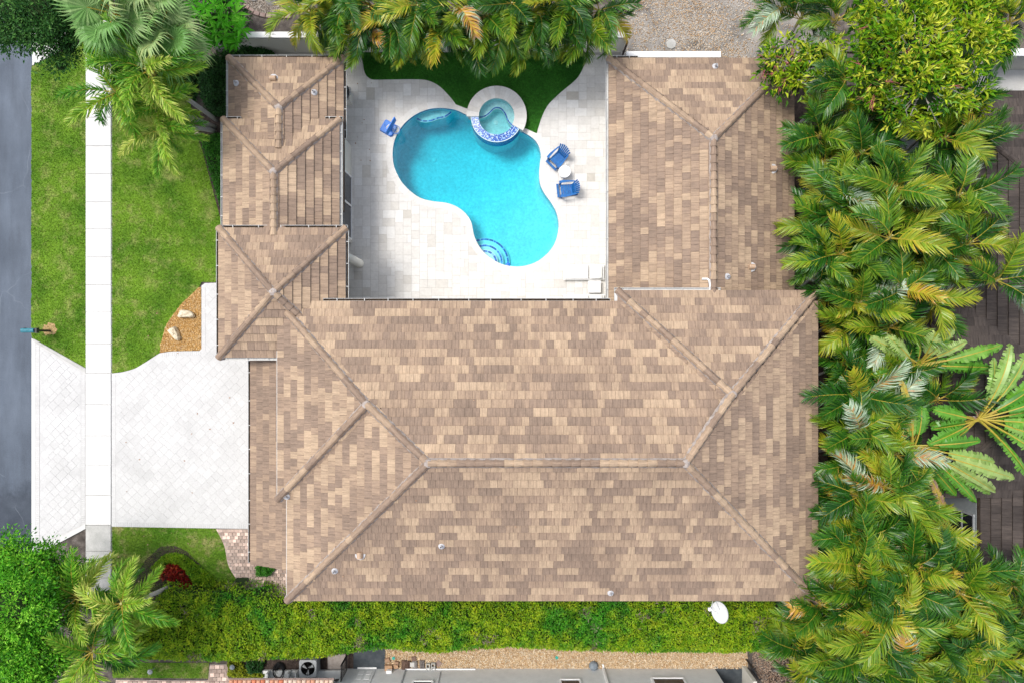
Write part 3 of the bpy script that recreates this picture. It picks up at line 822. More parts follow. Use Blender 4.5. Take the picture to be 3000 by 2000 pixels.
MB().lathe((P(1453,360,fz).x-spa_c.x, P(1453,360,fz).y-spa_c.y, fz), [(.12, 0), (.11, .03), (.001, .05)], 18).build('drain', m_white, spa, local=True)
poly = [((sr(53)+.004)*math.cos(RAD(a)), (sr(53)+.004)*math.sin(RAD(a))) for a in range(0, 360, 8)]
MB().prism(poly, fz-.05, .355, bottom=True).build('water', m_spawater, spa, local=True)

# ------------------------------------------------------------------ roofs
TW, TE = .305, .372
def prect(x0, y0, x1, y1, z):
    a, b = P(x0, y1, z), P(x1, y0, z)
    return (a.x, a.y, b.x, b.y)
class Roof:
    """hip roof over a rectangle at one eave height; faces only lists the slopes that carry tiles"""
    def __init__(s, rect, ze, sl): s.r, s.ze, s.sl = rect, ze, sl
    def h(s, x, y):
        x0, y0, x1, y1 = s.r
        m = min(x-x0, x1-x, y-y0, y1-y)
        return s.ze+s.sl*m if m >= -.001 else -1e9
    def faces(s):
        x0, y0, x1, y1 = s.r; w, h = x1-x0, y1-y0; m = min(w, h)/2
        if w >= h: a, b = (x0+m, y0+m), (x1-m, y0+m); return {'S': [(x0,y0),(x1,y0),b,a], 'N': [(x1,y1),(x0,y1),a,b], 'W': [(x0,y1),(x0,y0),a], 'E': [(x1,y0),(x1,y1),b]}
        a, b = (x0+m, y0+m), (x0+m, y1-m)
        return {'S': [(x0,y0),(x1,y0),a], 'N': [(x1,y1),(x0,y1),b], 'W': [(x0,y1),(x0,y0),a,b], 'E': [(x1,y0),(x1,y1),b,a]}
class Shed(Roof):
    """single slope rising towards +x"""
    def h(s, x, y):
        x0, y0, x1, y1 = s.r
        return s.ze+s.sl*(x-x0) if x0 <= x <= x1 and y0 <= y <= y1 else -1e9
    def faces(s):
        x0, y0, x1, y1 = s.r
        return {'W': [(x0,y1),(x0,y0),(x1,y0),(x1,y1)]}
def clip_half(poly, a, b):
    out = []; n = len(poly)
    f = lambda p: (b[0]-a[0])*(p[1]-a[1])-(b[1]-a[1])*(p[0]-a[0])
    for i in range(n):
        p, q = poly[i], poly[(i+1) % n]; fp, fq = f(p), f(q)
        if fp >= 0: out.append(p)
        if (fp > 0) != (fq > 0) and abs(fp-fq) > 1e-12:
            t = fp/(fp-fq); out.append((p[0]+(q[0]-p[0])*t, p[1]+(q[1]-p[1])*t))
    return out
def area(p): return abs(sum(p[i][0]*p[(i+1) % len(p)][1]-p[(i+1) % len(p)][0]*p[i][1] for i in range(len(p)))/2)
ZT0, ZT1 = .098, .036        # top of a tile above the roof plane at its lower edge and at its upper edge
full_tiles = []              # (key, mesh, location, rotation, tint, roof parent)
def tile_roof(roof, parent, others, rest, sides='NSEW', tw=TW, te=TE, tintf=None, tilemesh=None, store=None, mat=None, thr=.05):
    ec = te/math.sqrt(1+roof.sl**2)
    key = (round(roof.sl, 3), tw)
    if key not in tilemesh:
        V = [(0.004,0,ZT0-.045),(tw-.004,0,ZT0-.045),(tw-.004,ec*1.06,roof.sl*ec*1.06+ZT1-.04),(0.004,ec*1.06,roof.sl*ec*1.06+ZT1-.04),
             (0.004,0,ZT0),(tw-.004,0,ZT0),(tw-.004,ec*1.06,roof.sl*ec*1.06+ZT1),(0.004,ec*1.06,roof.sl*ec*1.06+ZT1)]
        mb = MB().add(V, [(4,5,6,7),(0,1,5,4),(1,2,6,5),(3,0,4,7)], uv=[(0,0),(tw,0),(tw,te),(0,te)]*2)
        tilemesh[key] = mb.mesh('roof_tile', mat, uv=True)
    for sd, poly in roof.faces().items():
        if sd not in sides: continue
        p0, p1 = Vector(poly[0]), Vector(poly[1]); d = (p1-p0).normalized(); n = Vector((-d.y, d.x)); L = (p1-p0).length
        loc = [((Vector(q)-p0).dot(d), (Vector(q)-p0).dot(n)) for q in poly]
        vmax = max(q[1] for q in loc); j = 0
        ang = math.atan2(d.y, d.x)
        while j*ec < vmax:
            v0 = j*ec; u = -tw*(.5 if j % 2 else 1.0)+U(-.02, .02); run = 0; base = .5
            while u < L:
                if run <= 0: run = random.choice((1,1,1,1,2,2,3,3,4)); base = tintf()
                run -= 1
                t = min(.99, max(.01, base+random.gauss(0, .09)))
                q = [(u+.004, v0), (u+tw-.004, v0), (u+tw-.004, v0+ec*1.0), (u+.004, v0+ec*1.0)]
                c = q
                for k in range(len(loc)):
                    if len(c) < 3: break
                    c = clip_half(c, loc[k], loc[(k+1) % len(loc)])
                if len(c) >= 3 and area(c) > .002:
                    cu = sum(p[0] for p in c)/len(c); cv = sum(p[1] for p in c)/len(c)
                    hid = True
                    for (a, b) in list(c)+[(cu, cv)]:
                        w = p0+d*a+n*b; z = roof.ze+roof.sl*b
                        if max([o.h(w.x, w.y) for o in others]+[-9]) < z+thr: hid = False; break
                    if not hid:
                        is_full = area(c) > area(q)*.999
                        w = p0+d*u+n*v0
                        if is_full and store is not None:
                            wc = p0+d*cu+n*cv
                            zz = roof.ze+roof.sl*cv
                            if max([o.h(wc.x, wc.y) for o in others]+[-9]) < zz-.02:
                                store.append((zz, tilemesh[key], (w.x, w.y, roof.ze+roof.sl*v0+U(-.003, .003)), (0, 0, ang+U(-.006, .006)), t, parent))
                                u += tw; continue
                        top, uv = [], []
                        jz = U(-.004, .004)
                        for (a, b) in c:
                            w = p0+d*a+n*b; f = (b-v0)/ec
                            top.append((w.x, w.y, roof.ze+roof.sl*b+ZT0+(ZT1-ZT0)*f+jz)); uv.append((a-u, (b-v0)*te/ec))
                        m_ = len(c)
                        rest.add(top+[(x, y, z-.045) for x, y, z in top], [tuple(range(m_))]+[((i+1) % m_, i, m_+i, m_+(i+1) % m_) for i in range(m_)], None, t, 0, uv*2)
                u += tw
            j += 1
def hip_tint():
    return random.choices((U(0,.3), U(.3,.55), U(.55,.8), U(.8,.97)), (.30, .30, .27, .13))[0]
def cap_mesh(name, mat, L=.42, w=.145, top=.068, h=.11):
    V, uv = [], []
    for x, k, dz in ((0, 1.10, .042), (L, .92, 0)):
        for y, z in ((-w*k, -.03), (-w*k*.92, .02), (-top*k, h*.86), (0, h), (top*k, h*.86), (w*k*.92, .02), (w*k, -.03)):
            V.append((x, y, z+dz)); uv.append((y+.2, x))
    Fc = [(i, i+1, 8+i, 7+i)[::-1] for i in range(6)]+[tuple(range(7))]
    return MB().add(V, Fc, uv=uv).mesh(name, mat, uv=True)
def ridge_caps(parent, a, b, me, mort, lift=.05, step=.365, name='ridge_tile'):
    """caps from the low end a to the high end b"""
    a, b = Vector(a), Vector(b); d = b-a; L = d.length; d /= L
    x = d; y = Vector((0, 0, 1)).cross(x).normalized(); z = x.cross(y)
    Mx = Matrix((x, y, z)).transposed(); e = Mx.to_euler()
    n = max(1, round(L/step)); base = .5; run = 0
    w0 = wloc(parent)
    for i in range(n):
        if run <= 0: run = random.choice((1,2,2,3,4)); base = random.choice((U(.1,.4), U(.4,.7), U(.6,.95)))
        run -= 1
        p = a+d*(L*i/n)+z*lift
        o = link(name, me, parent, p-w0, e); o['tint'] = min(.99, max(.02, base+U(-.06, .06)))
    if mort is not None:
        for s_ in (-1, 1):
            m_ = 26; A = [a+d*(L*i/m_) for i in range(m_+1)]
            V = []
            for i, p in enumerate(A):
                o1 = .135; o2 = .20+U(-.018, .018)
                V += [p+y*s_*o1+z*(lift+.05), p+y*s_*o2+z*(lift-.05)+Vector((0, 0, -.045))]
            mort.add(V, [((2*i, 2*i+1, 2*i+3, 2*i+2) if s_ < 0 else (2*i, 2*i+2, 2*i+3, 2*i+1)) for i in range(m_)])
def deck(roof, parent, name='roof', th=.17, mat=None, drop=.0):
    x0, y0, x1, y1 = roof.r; mb = MB()
    for poly in roof.faces().values():
        V = []
        for q in poly:
            V.append((q[0], q[1], (roof.ze+roof.sl*(q[0]-x0) if isinstance(roof, Shed) else roof.h(min(max(q[0], x0), x1), min(max(q[1], y0), y1)))-drop))
        mb.add(V, [tuple(range(len(V)))])
    b = [(x0,y0),(x1,y0),(x1,y1),(x0,y1)]
    zt = [roof.ze, roof.ze+(roof.sl*(x1-x0) if isinstance(roof, Shed) else 0)]; zt = [zt[0], zt[1], zt[1], zt[0]]
    V = [(*b[i], zt[i]-.001-drop) for i in range(4)]+[(*b[i], zt[i]-th) for i in range(4)]
    mb.add(V, [(i, 4+i, 4+(i+1) % 4, (i+1) % 4) for i in range(4)]+[(7,6,5,4)])
    return mb.build(name, mat or m_deck, parent)
def gutter(parent, a, b, z, side, dirty=True, straps=1.15, name='gutter', ends=True):
    """open channel along the eave from a to b (plan points); side: unit vector pointing away from the roof"""
    a, b, n = Vector(a), Vector(b), Vector(side); d = (b-a).normalized(); L = (b-a).length
    w, hh = .115, .10
    Mx = Matrix(((d.x, n.x, 0, a.x), (d.y, n.y, 0, a.y), (0, 0, 1, z), (0, 0, 0, 1)))
    mb = MB()
    mb.box((0, .0, -hh), (L, .008, .0), Mx); mb.box((0, w-.014, -hh), (L, w, .006), Mx); mb.box((0, .008, -hh), (L, w-.014, -hh+.008), Mx)
    if ends: mb.box((-.006, 0, -hh), (0, w, .012), Mx); mb.box((L, 0, -hh), (L+.006, w, .012), Mx)
    g = mb.build(name, m_gutter, parent)
    if dirty:
        lb = MB(); k = max(2, int(L/.12))
        V = []
        for i in range(k+1):
            V += [Mx @ Vector((L*i/k, .009, -.035+U(-.02, .02))), Mx @ Vector((L*i/k, w/2, -.03+U(-.025, .025))), Mx @ Vector((L*i/k, w-.015, -.045+U(-.02, .02)))]
        lb.add(V, [(3*i+q, 3*i+3+q, 3*i+4+q, 3*i+1+q) for i in range(k) for q in (0, 1)])
        o = lb.build('leaf_litter', m_litter, g); o['kind'] = 'stuff'
    if straps:
        n_ = max(1, int(L/straps))
        for i in range(n_+1):
            u = L*(i+.5)/(n_+1)+U(-.1, .1)
            MB().box((u-.014, -.05, .010), (u+.014, w+.003, .020), Mx).build('strap', m_gutter, g)
    return g
def wallbox(x0, y0, x1, y1, z, parent, mat=None, name='wall', zb=-.04):
    return MB().box((x0, y0, zb), (x1, y1, z)).build(name, mat or m_stucco, parent)

house = thing('house', 'large house with a mottled tan tile roof wrapped around the pool court', 'house', (0, 0, 0))
ZM, SM = 4.5, .46
R0 = Roof(prect(842, 882, 2394, 1757, ZM), ZM, SM)
R1 = Roof(prect(814, 882, 2394, 1461, ZM), ZM, SM)
R2 = Roof(prect(1808, 850.5, 2394, 1757, ZM), ZM, SM)
ZTW = 4.0
RT = Roof(prect(642, 668, 1014, 1047, ZTW), ZTW, .41)
ZB = 3.1
RB = Roof(prect(655, 350, 996, 1000, ZB), ZB, .38)
ZA = 2.65
RA = Roof(prect(671, 170, 1008, 620, ZA), ZA, .38)
ZE = 2.5
RE = Roof(prect(1782, 172, 2325, 1150, ZE), ZE, .455)
ZG = 2.95
ga, gb = P(735, 1650, ZG), P(735, 1049, ZG)
xin = P(842, 1000, ZM).x
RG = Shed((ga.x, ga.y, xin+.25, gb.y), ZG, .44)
roofs = [R0, R1, R2, RT, RB, RA, RE, RG]
tm = {}
rest = MB(); mort = MB()
main = deck(R0, house); 
dk1 = deck(R1, house, drop=.004); dk2 = deck(R2, house, drop=.008)
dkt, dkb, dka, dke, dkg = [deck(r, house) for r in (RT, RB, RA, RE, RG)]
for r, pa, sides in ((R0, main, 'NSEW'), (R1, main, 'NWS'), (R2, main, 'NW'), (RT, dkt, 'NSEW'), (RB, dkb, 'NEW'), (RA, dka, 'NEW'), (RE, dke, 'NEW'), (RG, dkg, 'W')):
    oth = [o for o in roofs if o is not r]
    if r is R1: oth = [o for o in oth if o not in (R0,)]+[R0]
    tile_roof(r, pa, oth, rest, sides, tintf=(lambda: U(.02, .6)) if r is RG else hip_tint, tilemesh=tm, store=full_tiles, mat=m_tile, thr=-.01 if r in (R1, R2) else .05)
full_tiles.sort(key=lambda f: -f[0])
for i, (_, me, loc, rot, t, pa) in enumerate(full_tiles):
    if i < 300:
        o = link('roof_tile', me, pa, Vector(loc)-wloc(pa), rot); o['tint'] = t
    else:
        Mx = Matrix.Translation(loc) @ Matrix.Rotation(rot[2], 4, 'Z')
        uvs = me.uv_layers[0].data
        V = [v.co for v in me.vertices]; Fc = [tuple(p.vertices) for p in me.polygons]
        uvv = {}
        for p in me.polygons:
            for li, vi in zip(p.loop_indices, p.vertices): uvv[vi] = tuple(uvs[li].uv)
        rest.add(V, Fc, Mx, t, 0, [uvv.get(k, (0, 0)) for k in range(len(V))])
o = rest.build('roof_tiles', m_tile, main, uv=True); o['kind'] = 'stuff'
cap = cap_mesh('ridge_tile', m_tile)
def corner(r, cx, cy):
    x0, y0, x1, y1 = r.r
    return Vector(({'l': x0, 'r': x1}[cx], {'b': y0, 't': y1}[cy], r.ze))
def apex(r, end):
    x0, y0, x1, y1 = r.r; w, h = x1-x0, y1-y0; m = min(w, h)/2
    z = r.ze+r.sl*m
    if w >= h: return Vector((x0+m if end == 'a' else x1-m, y0+m, z))
    return Vector((x0+m, y0+m if end == 'a' else y1-m, z))
a0, b0 = apex(R0, 'a'), apex(R0, 'b')
ridge_caps(main, a0, b0, cap, mort)
ridge_caps(main, corner(R0, 'l', 'b'), a0, cap, mort)
ridge_caps(main, corner(R0, 'r', 'b'), b0, cap, mort)
e1 = apex(R1, 'a')
ridge_caps(main, corner(R1, 'l', 'b'), e1, cap, mort)
t_ = .52
st1 = corner(R1, 'l', 't').lerp(e1, .12)
ridge_caps(main, st1, e1, cap, mort)
ridge_caps(main, e1+Vector((0.02, 0, 0)), a0, cap, mort)
m2 = (R2.r[2]-R2.r[0])/2
e2 = Vector((R2.r[0]+m2, R2.r[3]-m2, R2.ze+R2.sl*m2))
ridge_caps(main, corner(R2, 'l', 't'), e2, cap, mort)
ridge_caps(main, corner(R2, 'r', 't'), e2, cap, mort)
ridge_caps(main, e2, b0, cap, mort)
at = apex(RT, 'a')
for c in (('l','b'), ('l','t'), ('r','t')): ridge_caps(dkt, corner(RT, *c), at, cap, mort)
ridge_caps(dkt, at.lerp(corner(RT, 'r', 'b'), .40), at, cap, mort)
for r, pa in ((RB, dkb), (RA, dka), (RE, dke)):
    b = apex(r, 'b')
    ridge_caps(pa, corner(r, 'l', 't'), b, cap, mort); ridge_caps(pa, corner(r, 'r', 't'), b, cap, mort)
    yend = {id(RB): P(0, 690, 4.1).y, id(RA): P(0, 436, 3.65).y, id(RE): P(0, 868, 4.4).y}[id(r)]
    ridge_caps(pa, Vector((b.x, yend, b.z)), b, cap, mort)
o = mort.build('ridge_mortar', m_mortar, main); o['kind'] = 'stuff'
# dabs of mortar where hips meet
for p in (at, e1, e2, b0, a0, apex(RE, 'b'), apex(RB, 'b'), apex(RA, 'b')):
    mb = MB(); V = []
    for r_, z_ in ((.19, .06), (.16, .15), (.08, .185), (.001, .19)):
        for k in range(12):
            w = 2*math.pi*k/12; q = r_*U(.85, 1.15); V.append(p+Vector((q*math.cos(w), q*math.sin(w), z_-.02)))
    mb.add(V, [(i*12+k, i*12+(k+1) % 12, (i+1)*12+(k+1) % 12, (i+1)*12+k) for i in range(3) for k in range(12)])
    mb.build('mortar_dab', m_mortar, main)
# gutters
def gut(pa, x0, y0, x1, y1, z, side, **kw):
    gutter(pa, P(x0, y0, z).xy, P(x1, y1, z).xy, z+.035, side, **kw)
gut(main, 948, 882, 1787, 882, ZM, (0, 1))
gut(main, 1800, 851, 2110, 851, ZM, (0, 1), dirty=False)
MB().box((*P(1800, 884, ZM).xy, ZM-.065), (*P(1808, 850, ZM).xy, ZM+.05)).build('gutter', m_gutter, main)
MB().box((*P(1783, 888, ZM).xy, ZM-.065), (*P(1808, 882, ZM).xy, ZM+.05)).build('gutter', m_gutter, main)
gut(dkt, 642, 668, 1018, 668, ZTW, (0, 1))
gut(dkt, 1014, 674, 1014, 880, ZTW, (1, 0))
gut(dkt, 642, 1047, 812, 1047, ZTW, (0, -1), dirty=False)
gut(dkt, 642, 674, 642, 1044, ZTW, (-1, 0))
gut(dkb, 996, 354, 996, 664, ZB, (1, 0), dirty=False)
gut(dkb, 655, 350, 706, 350, ZB, (0, 1)); gut(dkb, 954, 350, 1003, 350, ZB, (0, 1))
gut(dka, 671, 170, 1014, 170, ZA, (0, 1)); gut(dka, 1008, 174, 1008, 406, ZA, (1, 0)); gut(dka, 671, 176, 671, 346, ZA, (-1, 0), dirty=False)
gut(dkb, 655, 356, 655, 664, ZB, (-1, 0), dirty=False)
gut(dke, 1782, 180, 1782, 876, ZE, (-1, 0), dirty=False)
gut(dke, 1779, 172, 1868, 172, ZE, (0, 1))
gut(dkg, 735, 1056, 735, 1646, ZG, (-1, 0))
for x_, ya_, yb_ in ((R1.r[0], R1.r[1], RT.r[1]+.3), (R0.r[0], R0.r[1], R1.r[1])):
    MB().box((x_-.035, ya_, ZM-.10), (x_+.012, yb_, ZM+.05)).build('drip_edge', m_gutter, main)
# walls
x0, y0, x1, y1 = R0.r; i_ = .55
wallbox(x0+.7, y0+i_, x1-i_, y1-i_, ZM-.16, house)
wallbox(R2.r[0]+i_, y1-1, x1-i_, R2.r[3]-i_, ZM-.17, house)
wallbox(RG.r[0]+.45, RG.r[1]+.35, x0+1.2, RG.r[3]+1.5, ZG-.02, house)
WX = -470*17e-3
wallbox(RB.r[0]+.45, P(0, 713, 0).y, WX, P(0, 372, ZB).y, ZB-.14, house)
wallbox(RA.r[0]+.45, P(0, 420, 0).y, WX-.55, P(0, 190, ZA).y-.3, ZA-.14, house)
wallbox(RT.r[0]+.55, P(0, 1010, ZTW).y, WX-1.2, P(0, 690, ZTW).y, ZTW-.15, house)
wallbox(RE.r[0]+.5, R2.r[3]-1.5, RE.r[2]-.5, RE.r[3]-.5, ZE-.14, house)
# glass doors in the court wall
ya, yb = P(0, 521, 0).y, P(0, 706, 0).y
fr = MB(); gx = WX+.012
for z0, z1 in ((.12, .2), (2.28, 2.36)): fr.box((WX, yb, z0), (WX+.06, ya, z1))
for y in (ya-.08, (ya*.52+yb*.48), yb): fr.box((WX, y, .2), (WX+.07, y+.08, 2.28))
dr = fr.build('glass_door', m_white, house)
MB().box((WX, ya*.52+yb*.48+.08, .2), (WX+.03, ya-.08, 2.28)).build('pane', m_glass, dr)
MB().box((WX, yb+.08, .2), (WX+.02, ya*.52+yb*.48, 2.28)).build('pane', m_glass, dr)
c = P(1053, 772, 0)
MB().lathe((c.x, c.y, 0), [(.235, .0), (.235, .03), (.215, .04), (.21, 3.84)], 28).build('column', m_stucco, house, smooth=True)
MB().lathe((c.x, c.y, 0), [(.238, .0), (.238, .028)], 28).build('column_base', m_trim, house)
# vents on the roof
def roof_z(px, py):
    z = 4.0
    for _ in range(12):
        p = P(px, py, z); z = max(r.h(p.x, p.y) for r in roofs)
    return P(px, py, z)
def hood(px, py, ang):
    p = roof_z(px, py); mb = MB(); M_ = Matrix.Translation(p) @ Matrix.Rotation(ang, 4, 'Z')
    V, Fc = [], []
    for y in (-.13, .13):
        for k in range(9):
            w = math.pi*k/8; V.append((-.13*math.cos(w)*1.0, y, .06+.21*math.sin(w)))
    Fc = [(k, k+1, 10+k, 9+k) for k in range(8)]
    mb.add(V, Fc+[tuple(range(9))[::-1], tuple(range(9, 18))], M_); mb.box((-.16, -.15, 0), (.16, .15, .07), M_)
    mb.build('vent_hood', M('tan_vent', [(.45,.31,.21), (.5,.36,.25)], 5, .7), house)
    MB().prism([(p.x+.22*math.cos(a), p.y+.22*math.sin(a)) for a in np.arange(0, 6.2, .6)], p.z+.0, p.z+.075).build('flashing', m_lead, house)
for a in ((1056, 1622, 0), (803, 233, 1.57), (2262, 496, 1.57), (2199, 783, 1.57)): hood(*a)
def pipe(px, py, h=.24, r=.05):
    p = roof_z(px, py); mb = MB()
    mb.lathe((p.x, p.y, p.z), [(.15, .05), (.13, .10), (.075, .13), (r, .15), (r, .08+h), (r*.7, .08+h), (r*.7, .12)], 14)
    mb.build('vent_pipe', m_lead, house)
for a in ((695, 246), (922, 273), (982, 1669), (1294, 1596), (1788, 1733), (2094, 197), (2299, 377), (2129, 811), (842, 1452)): pipe(*a)
p = roof_z(2072, 838)
MB().tube([p+Vector((-.25, .3, .06)), p+Vector((-.02, .3, .1)), p+Vector((.06, .22, .12)), p+Vector((.08, 0, .16)), p+Vector((.08, -.3, .1))], .045, 8).build('downspout', m_white, house)
q = P(846, 1690, 3.0)
o = MB().box((P(803,1672,2.6).x, P(0,1688,2.6).y, 0), (P(832,1672,2.6).x, P(0,1672,2.6).y, 1.1)).build('meter_box', m_white, house)

# ------------------------------------------------------------------ neighbouring houses
nh = thing('neighbour_house', 'dark brown tile-roofed house half hidden by the palm thicket', 'house', P(2950, 900))
NW_ = Roof(prect(2692, 904, 3700, 1456, 3.3), 3.3, .33)
N1 = Roof(prect(2700, 268, 3900, 1300, 2.75), 2.75, .30)
N3 = Roof(prect(2868, 1300, 3900, 2300, 3.0), 3.0, .30)
nr = [NW_, N1, N3]; nstore = []; nrest = MB(); ntm = {}
nd = [deck(r, nh) for r in nr]
ntint = lambda: U(.02, .95)
tile_roof(NW_, nd[0], [N1, N3], nrest, 'NWS', .36, .42, ntint, ntm, nstore, m_ntile)
tile_roof(N1, nd[1], [NW_, N3], nrest, 'NW', .36, .42, ntint, ntm, nstore, m_ntile)
tile_roof(N3, nd[2], [NW_, N1], nrest, 'W', .36, .42, ntint, ntm, nstore, m_ntile)
vis = []
for f in nstore:
    x, y, z = f[2]; D = (H-z)/F; px, py = 1500+x/D, 1000-y/D
    vis.append((0 if (2690 < px < 2990 and (440 < py < 540 or 880 < py < 1250 or 1450 < py < 1780 or 590 < py < 900)) else 1, f))
vis.sort(key=lambda a: a[0])
for i, (k, (_, me, loc, rot, t, pa)) in enumerate(vis):
    if i < 280 and k == 0:
        o = link('roof_tile', me, pa, Vector(loc)-wloc(pa), rot); o['tint'] = t
    else:
        Mx = Matrix.Translation(loc) @ Matrix.Rotation(rot[2], 4, 'Z')
        nrest.add([v.co for v in me.vertices], [tuple(p.vertices) for p in me.polygons], Mx, t, 0, [(0,0),(.36,0),(.36,.42),(0,.42)]*2)
o = nrest.build('roof_tiles', m_ntile, nd[0], uv=True); o['kind'] = 'stuff'
ncap = cap_mesh('ridge_tile', m_ntile)
for r, pa in zip(nr, nd):
    f = r.faces(); x0, y0, x1, y1 = r.r; m = min(x1-x0, y1-y0)/2
    hi = Vector((x0+m, y1-m, r.ze+r.sl*m)); m3 = min(m, 5)
    if r is not N3: ridge_caps(pa, Vector((x0, y1, r.ze)), Vector((x0+m3, y1-m3, r.ze+r.sl*m3)), ncap, None)
    if r is NW_: ridge_caps(pa, Vector((x0, y0, r.ze)), Vector((x0+m3, y0+m3, r.ze+r.sl*m3)), ncap, None)
m_nwall = M('blue_grey_stucco', [(.24,.27,.29), (.32,.35,.37)], 3, .9, fine=.08)
wx = P(2868, 0, 3.0).x-.3+.28
MB().box((wx, -18, -.04), (30, P(0, 1420, 3).y, 2.84)).build('wall', m_nwall, nh)
MB().box((NW_.r[0]+.5, NW_.r[1]+.5, -.04), (30, NW_.r[3]-.5, 3.14)).build('wall', m_nwall, nh)
MB().box((N1.r[0]+.5, NW_.r[3], -.04), (30, N1.r[3]-.5, 2.6)).build('wall', m_nwall, nh)
wy1, wy0 = -7.95, -9.75
fr = MB()
for y in (wy1, wy0): fr.box((wx-.06, y-.05, .3), (wx, y+.05, 2.75))
for z in (.3, 1.9, 2.7): fr.box((wx-.055, wy0, z-.04), (wx, wy1, z+.04))
w_ = fr.build('window', m_grey, nh)
MB().box((wx-.03, wy0+.05, .34), (wx, wy1-.05, 1.86)).build('pane', m_glass, w_); MB().box((wx-.03, wy0+.05, 1.94), (wx, wy1-.05, 2.66)).build('pane', m_glass, w_)
# white garden wall behind the mango tree
gw = thing('boundary_wall', 'short white boundary wall showing past the mango tree', 'wall', P(2940, 230))
MB().box((P(2860,0,0).x, P(0,205,0).y, -.04), (32, P(0,190,0).y, 1.7)).build('wall_body', m_stucco, gw)
MB().box((P(2858,0,0).x, P(0,207,0).y, 1.7), (32, P(0,187,0).y, 1.76)).build('coping', m_white, gw)
sheet('side_patio', P2([(2850,205),(3200,205),(3200,275),(2850,275)]), -.01, m_conc)

sh = thing('neighbour_house', 'grey stucco house along the gravel strip below the hedge', 'house', P(1650, 2000))
sy = P(0, 1957).y
MB().box((P(1010,0).x, -21, -.04), (P(2094,0).x, sy, 3.0)).build('wall', m_stucco_g, sh)
MB().box((P(2174,0).x, -21, -.04), (P(2184,0).x, P(0,1948).y, 1.6)).build('wall', m_stucco, sh)
MB().box((P(2174,0).x, -24, 1.6), (P(2094,0).x+.05, -19.5, 3.0)).build('wall', m_stucco_g, sh)
rs = Roof((P(1000,0).x, -26, P(2200,0).x, sy-.35, ), 3.02, .3); deck(rs, sh, mat=m_terra)
def swin(px0, px1, zb, zt):
    x0, x1 = P(px0, 2000, zt).x, P(px1, 2000, zt).x
    f = MB()
    for z in (zb, zt): f.box((x0, sy, z-.05), (x1, sy+.06, z+.05))
    for x in (x0, x1): f.box((x-.05, sy, zb), (x+.05, sy+.05, zt))
    w = f.build('window', m_white, sh); MB().box((x0+.05, sy, zb+.05), (x1-.05, sy+.02, zt-.05)).build('pane', m_glass, w)
swin(1646, 1706, 1.15, 2.3); swin(1926, 2022, 1.0, 2.3); swin(1200, 1260, 1.3, 2.4)
MB().box((P(1764,0).x, sy, 0), (P(1770,0).x, sy+.09, 2.9)).build('downspout', m_white, sh)
MB().tube([P(1765,1955,.05)+Vector((.05,.05,.03)), P(1766,1944,.05)], .05, 6).build('downspout', m_white, sh)
MB().box((P(1188,0).x, sy, .08), (P(1393,0).x, sy+.05, .13)).build('pipe', m_white, sh)
MB().box((P(1188,0).x, sy, .13), (P(1191,0).x, sy+.04, 2.6)).build('pipe', m_grey, sh)
MB().box((P(1292,0).x, sy, .35), (P(1294,0).x, sy+.03, 2.6)).build('pipe', m_grey, sh)
dx0, dx1 = P(1050,0).x, P(1102,0).x
d_ = MB().box((dx0, sy, .05), (dx1, sy+.03, 2.2)).build('door', m_stucco_g, sh)
MB().box((dx0-.03, sy, .02), (dx1+.03, sy+.09, .07)).build('sill', m_white, d_)
for x in (.12, .5):
    for z in (.3, .75): MB().box((dx0+x, sy+.03, z), (dx0+x+.26, sy+.04, z+.38)).build('panel', m_white, d_)
MB().box((P(1137,0).x, sy, .3), (P(1152,0).x, sy+.12, .5)).build('meter_box', m_white, sh)
sheet('doorway_paving', P2([(2088,1952),(2176,1952),(2176,2080),(2088,2080)]), -.004, m_slate)
# terracotta-roofed entry of the neighbour
th_ = thing('entry_roof', 'row of orange terracotta barrel tiles on the neighbour entry', 'roof', P(825, 1998))
ez = 2.7; ey = P(0, 1986, ez).y; ex0, ex1 = P(672, 0, ez).x, P(978, 0, ez).x
MB().box((ex0+.1, -20, -.04), (ex1-.05, P(0,1966).y-.5, ez-.06)).build('wall', m_stucco_g, th_)
MB().box((ex0, ey-4, ez-.06), (ex1, ey, ez)).build('fascia', m_trim, th_)
nb_ = 23; wbt = (ex1-ex0)/nb_
V, Fc = [], []
for k in range(9):
    w = math.pi*k/8
    V += [(wbt/2-wbt*.48*math.cos(w), 0, .01+wbt*.45*math.sin(w)), (wbt/2-wbt*.44*math.cos(w), -.46, .16+wbt*.4*math.sin(w))]
Fc = [(2*k, 2*k+1, 2*k+3, 2*k+2)[::-1] for k in range(8)]+[tuple(2*k for k in range(9))]
bme = MB().add(V, Fc).mesh('barrel_tile', m_terra)
for r_ in range(6):
    for i in range(nb_):
        o = link('barrel_tile', bme, th_, Vector((ex0+i*wbt, ey-.04-r_*.40, ez+r_*.14+U(-.004, .004)))-wloc(th_), (0, 0, U(-.02, .02))); o['tint'] = U(0, 1)
MB().box((ex0-.02, ey-.03, ez), (ex1+.02, ey+.03, ez+.05)).build('drip_edge', m_edger, th_)

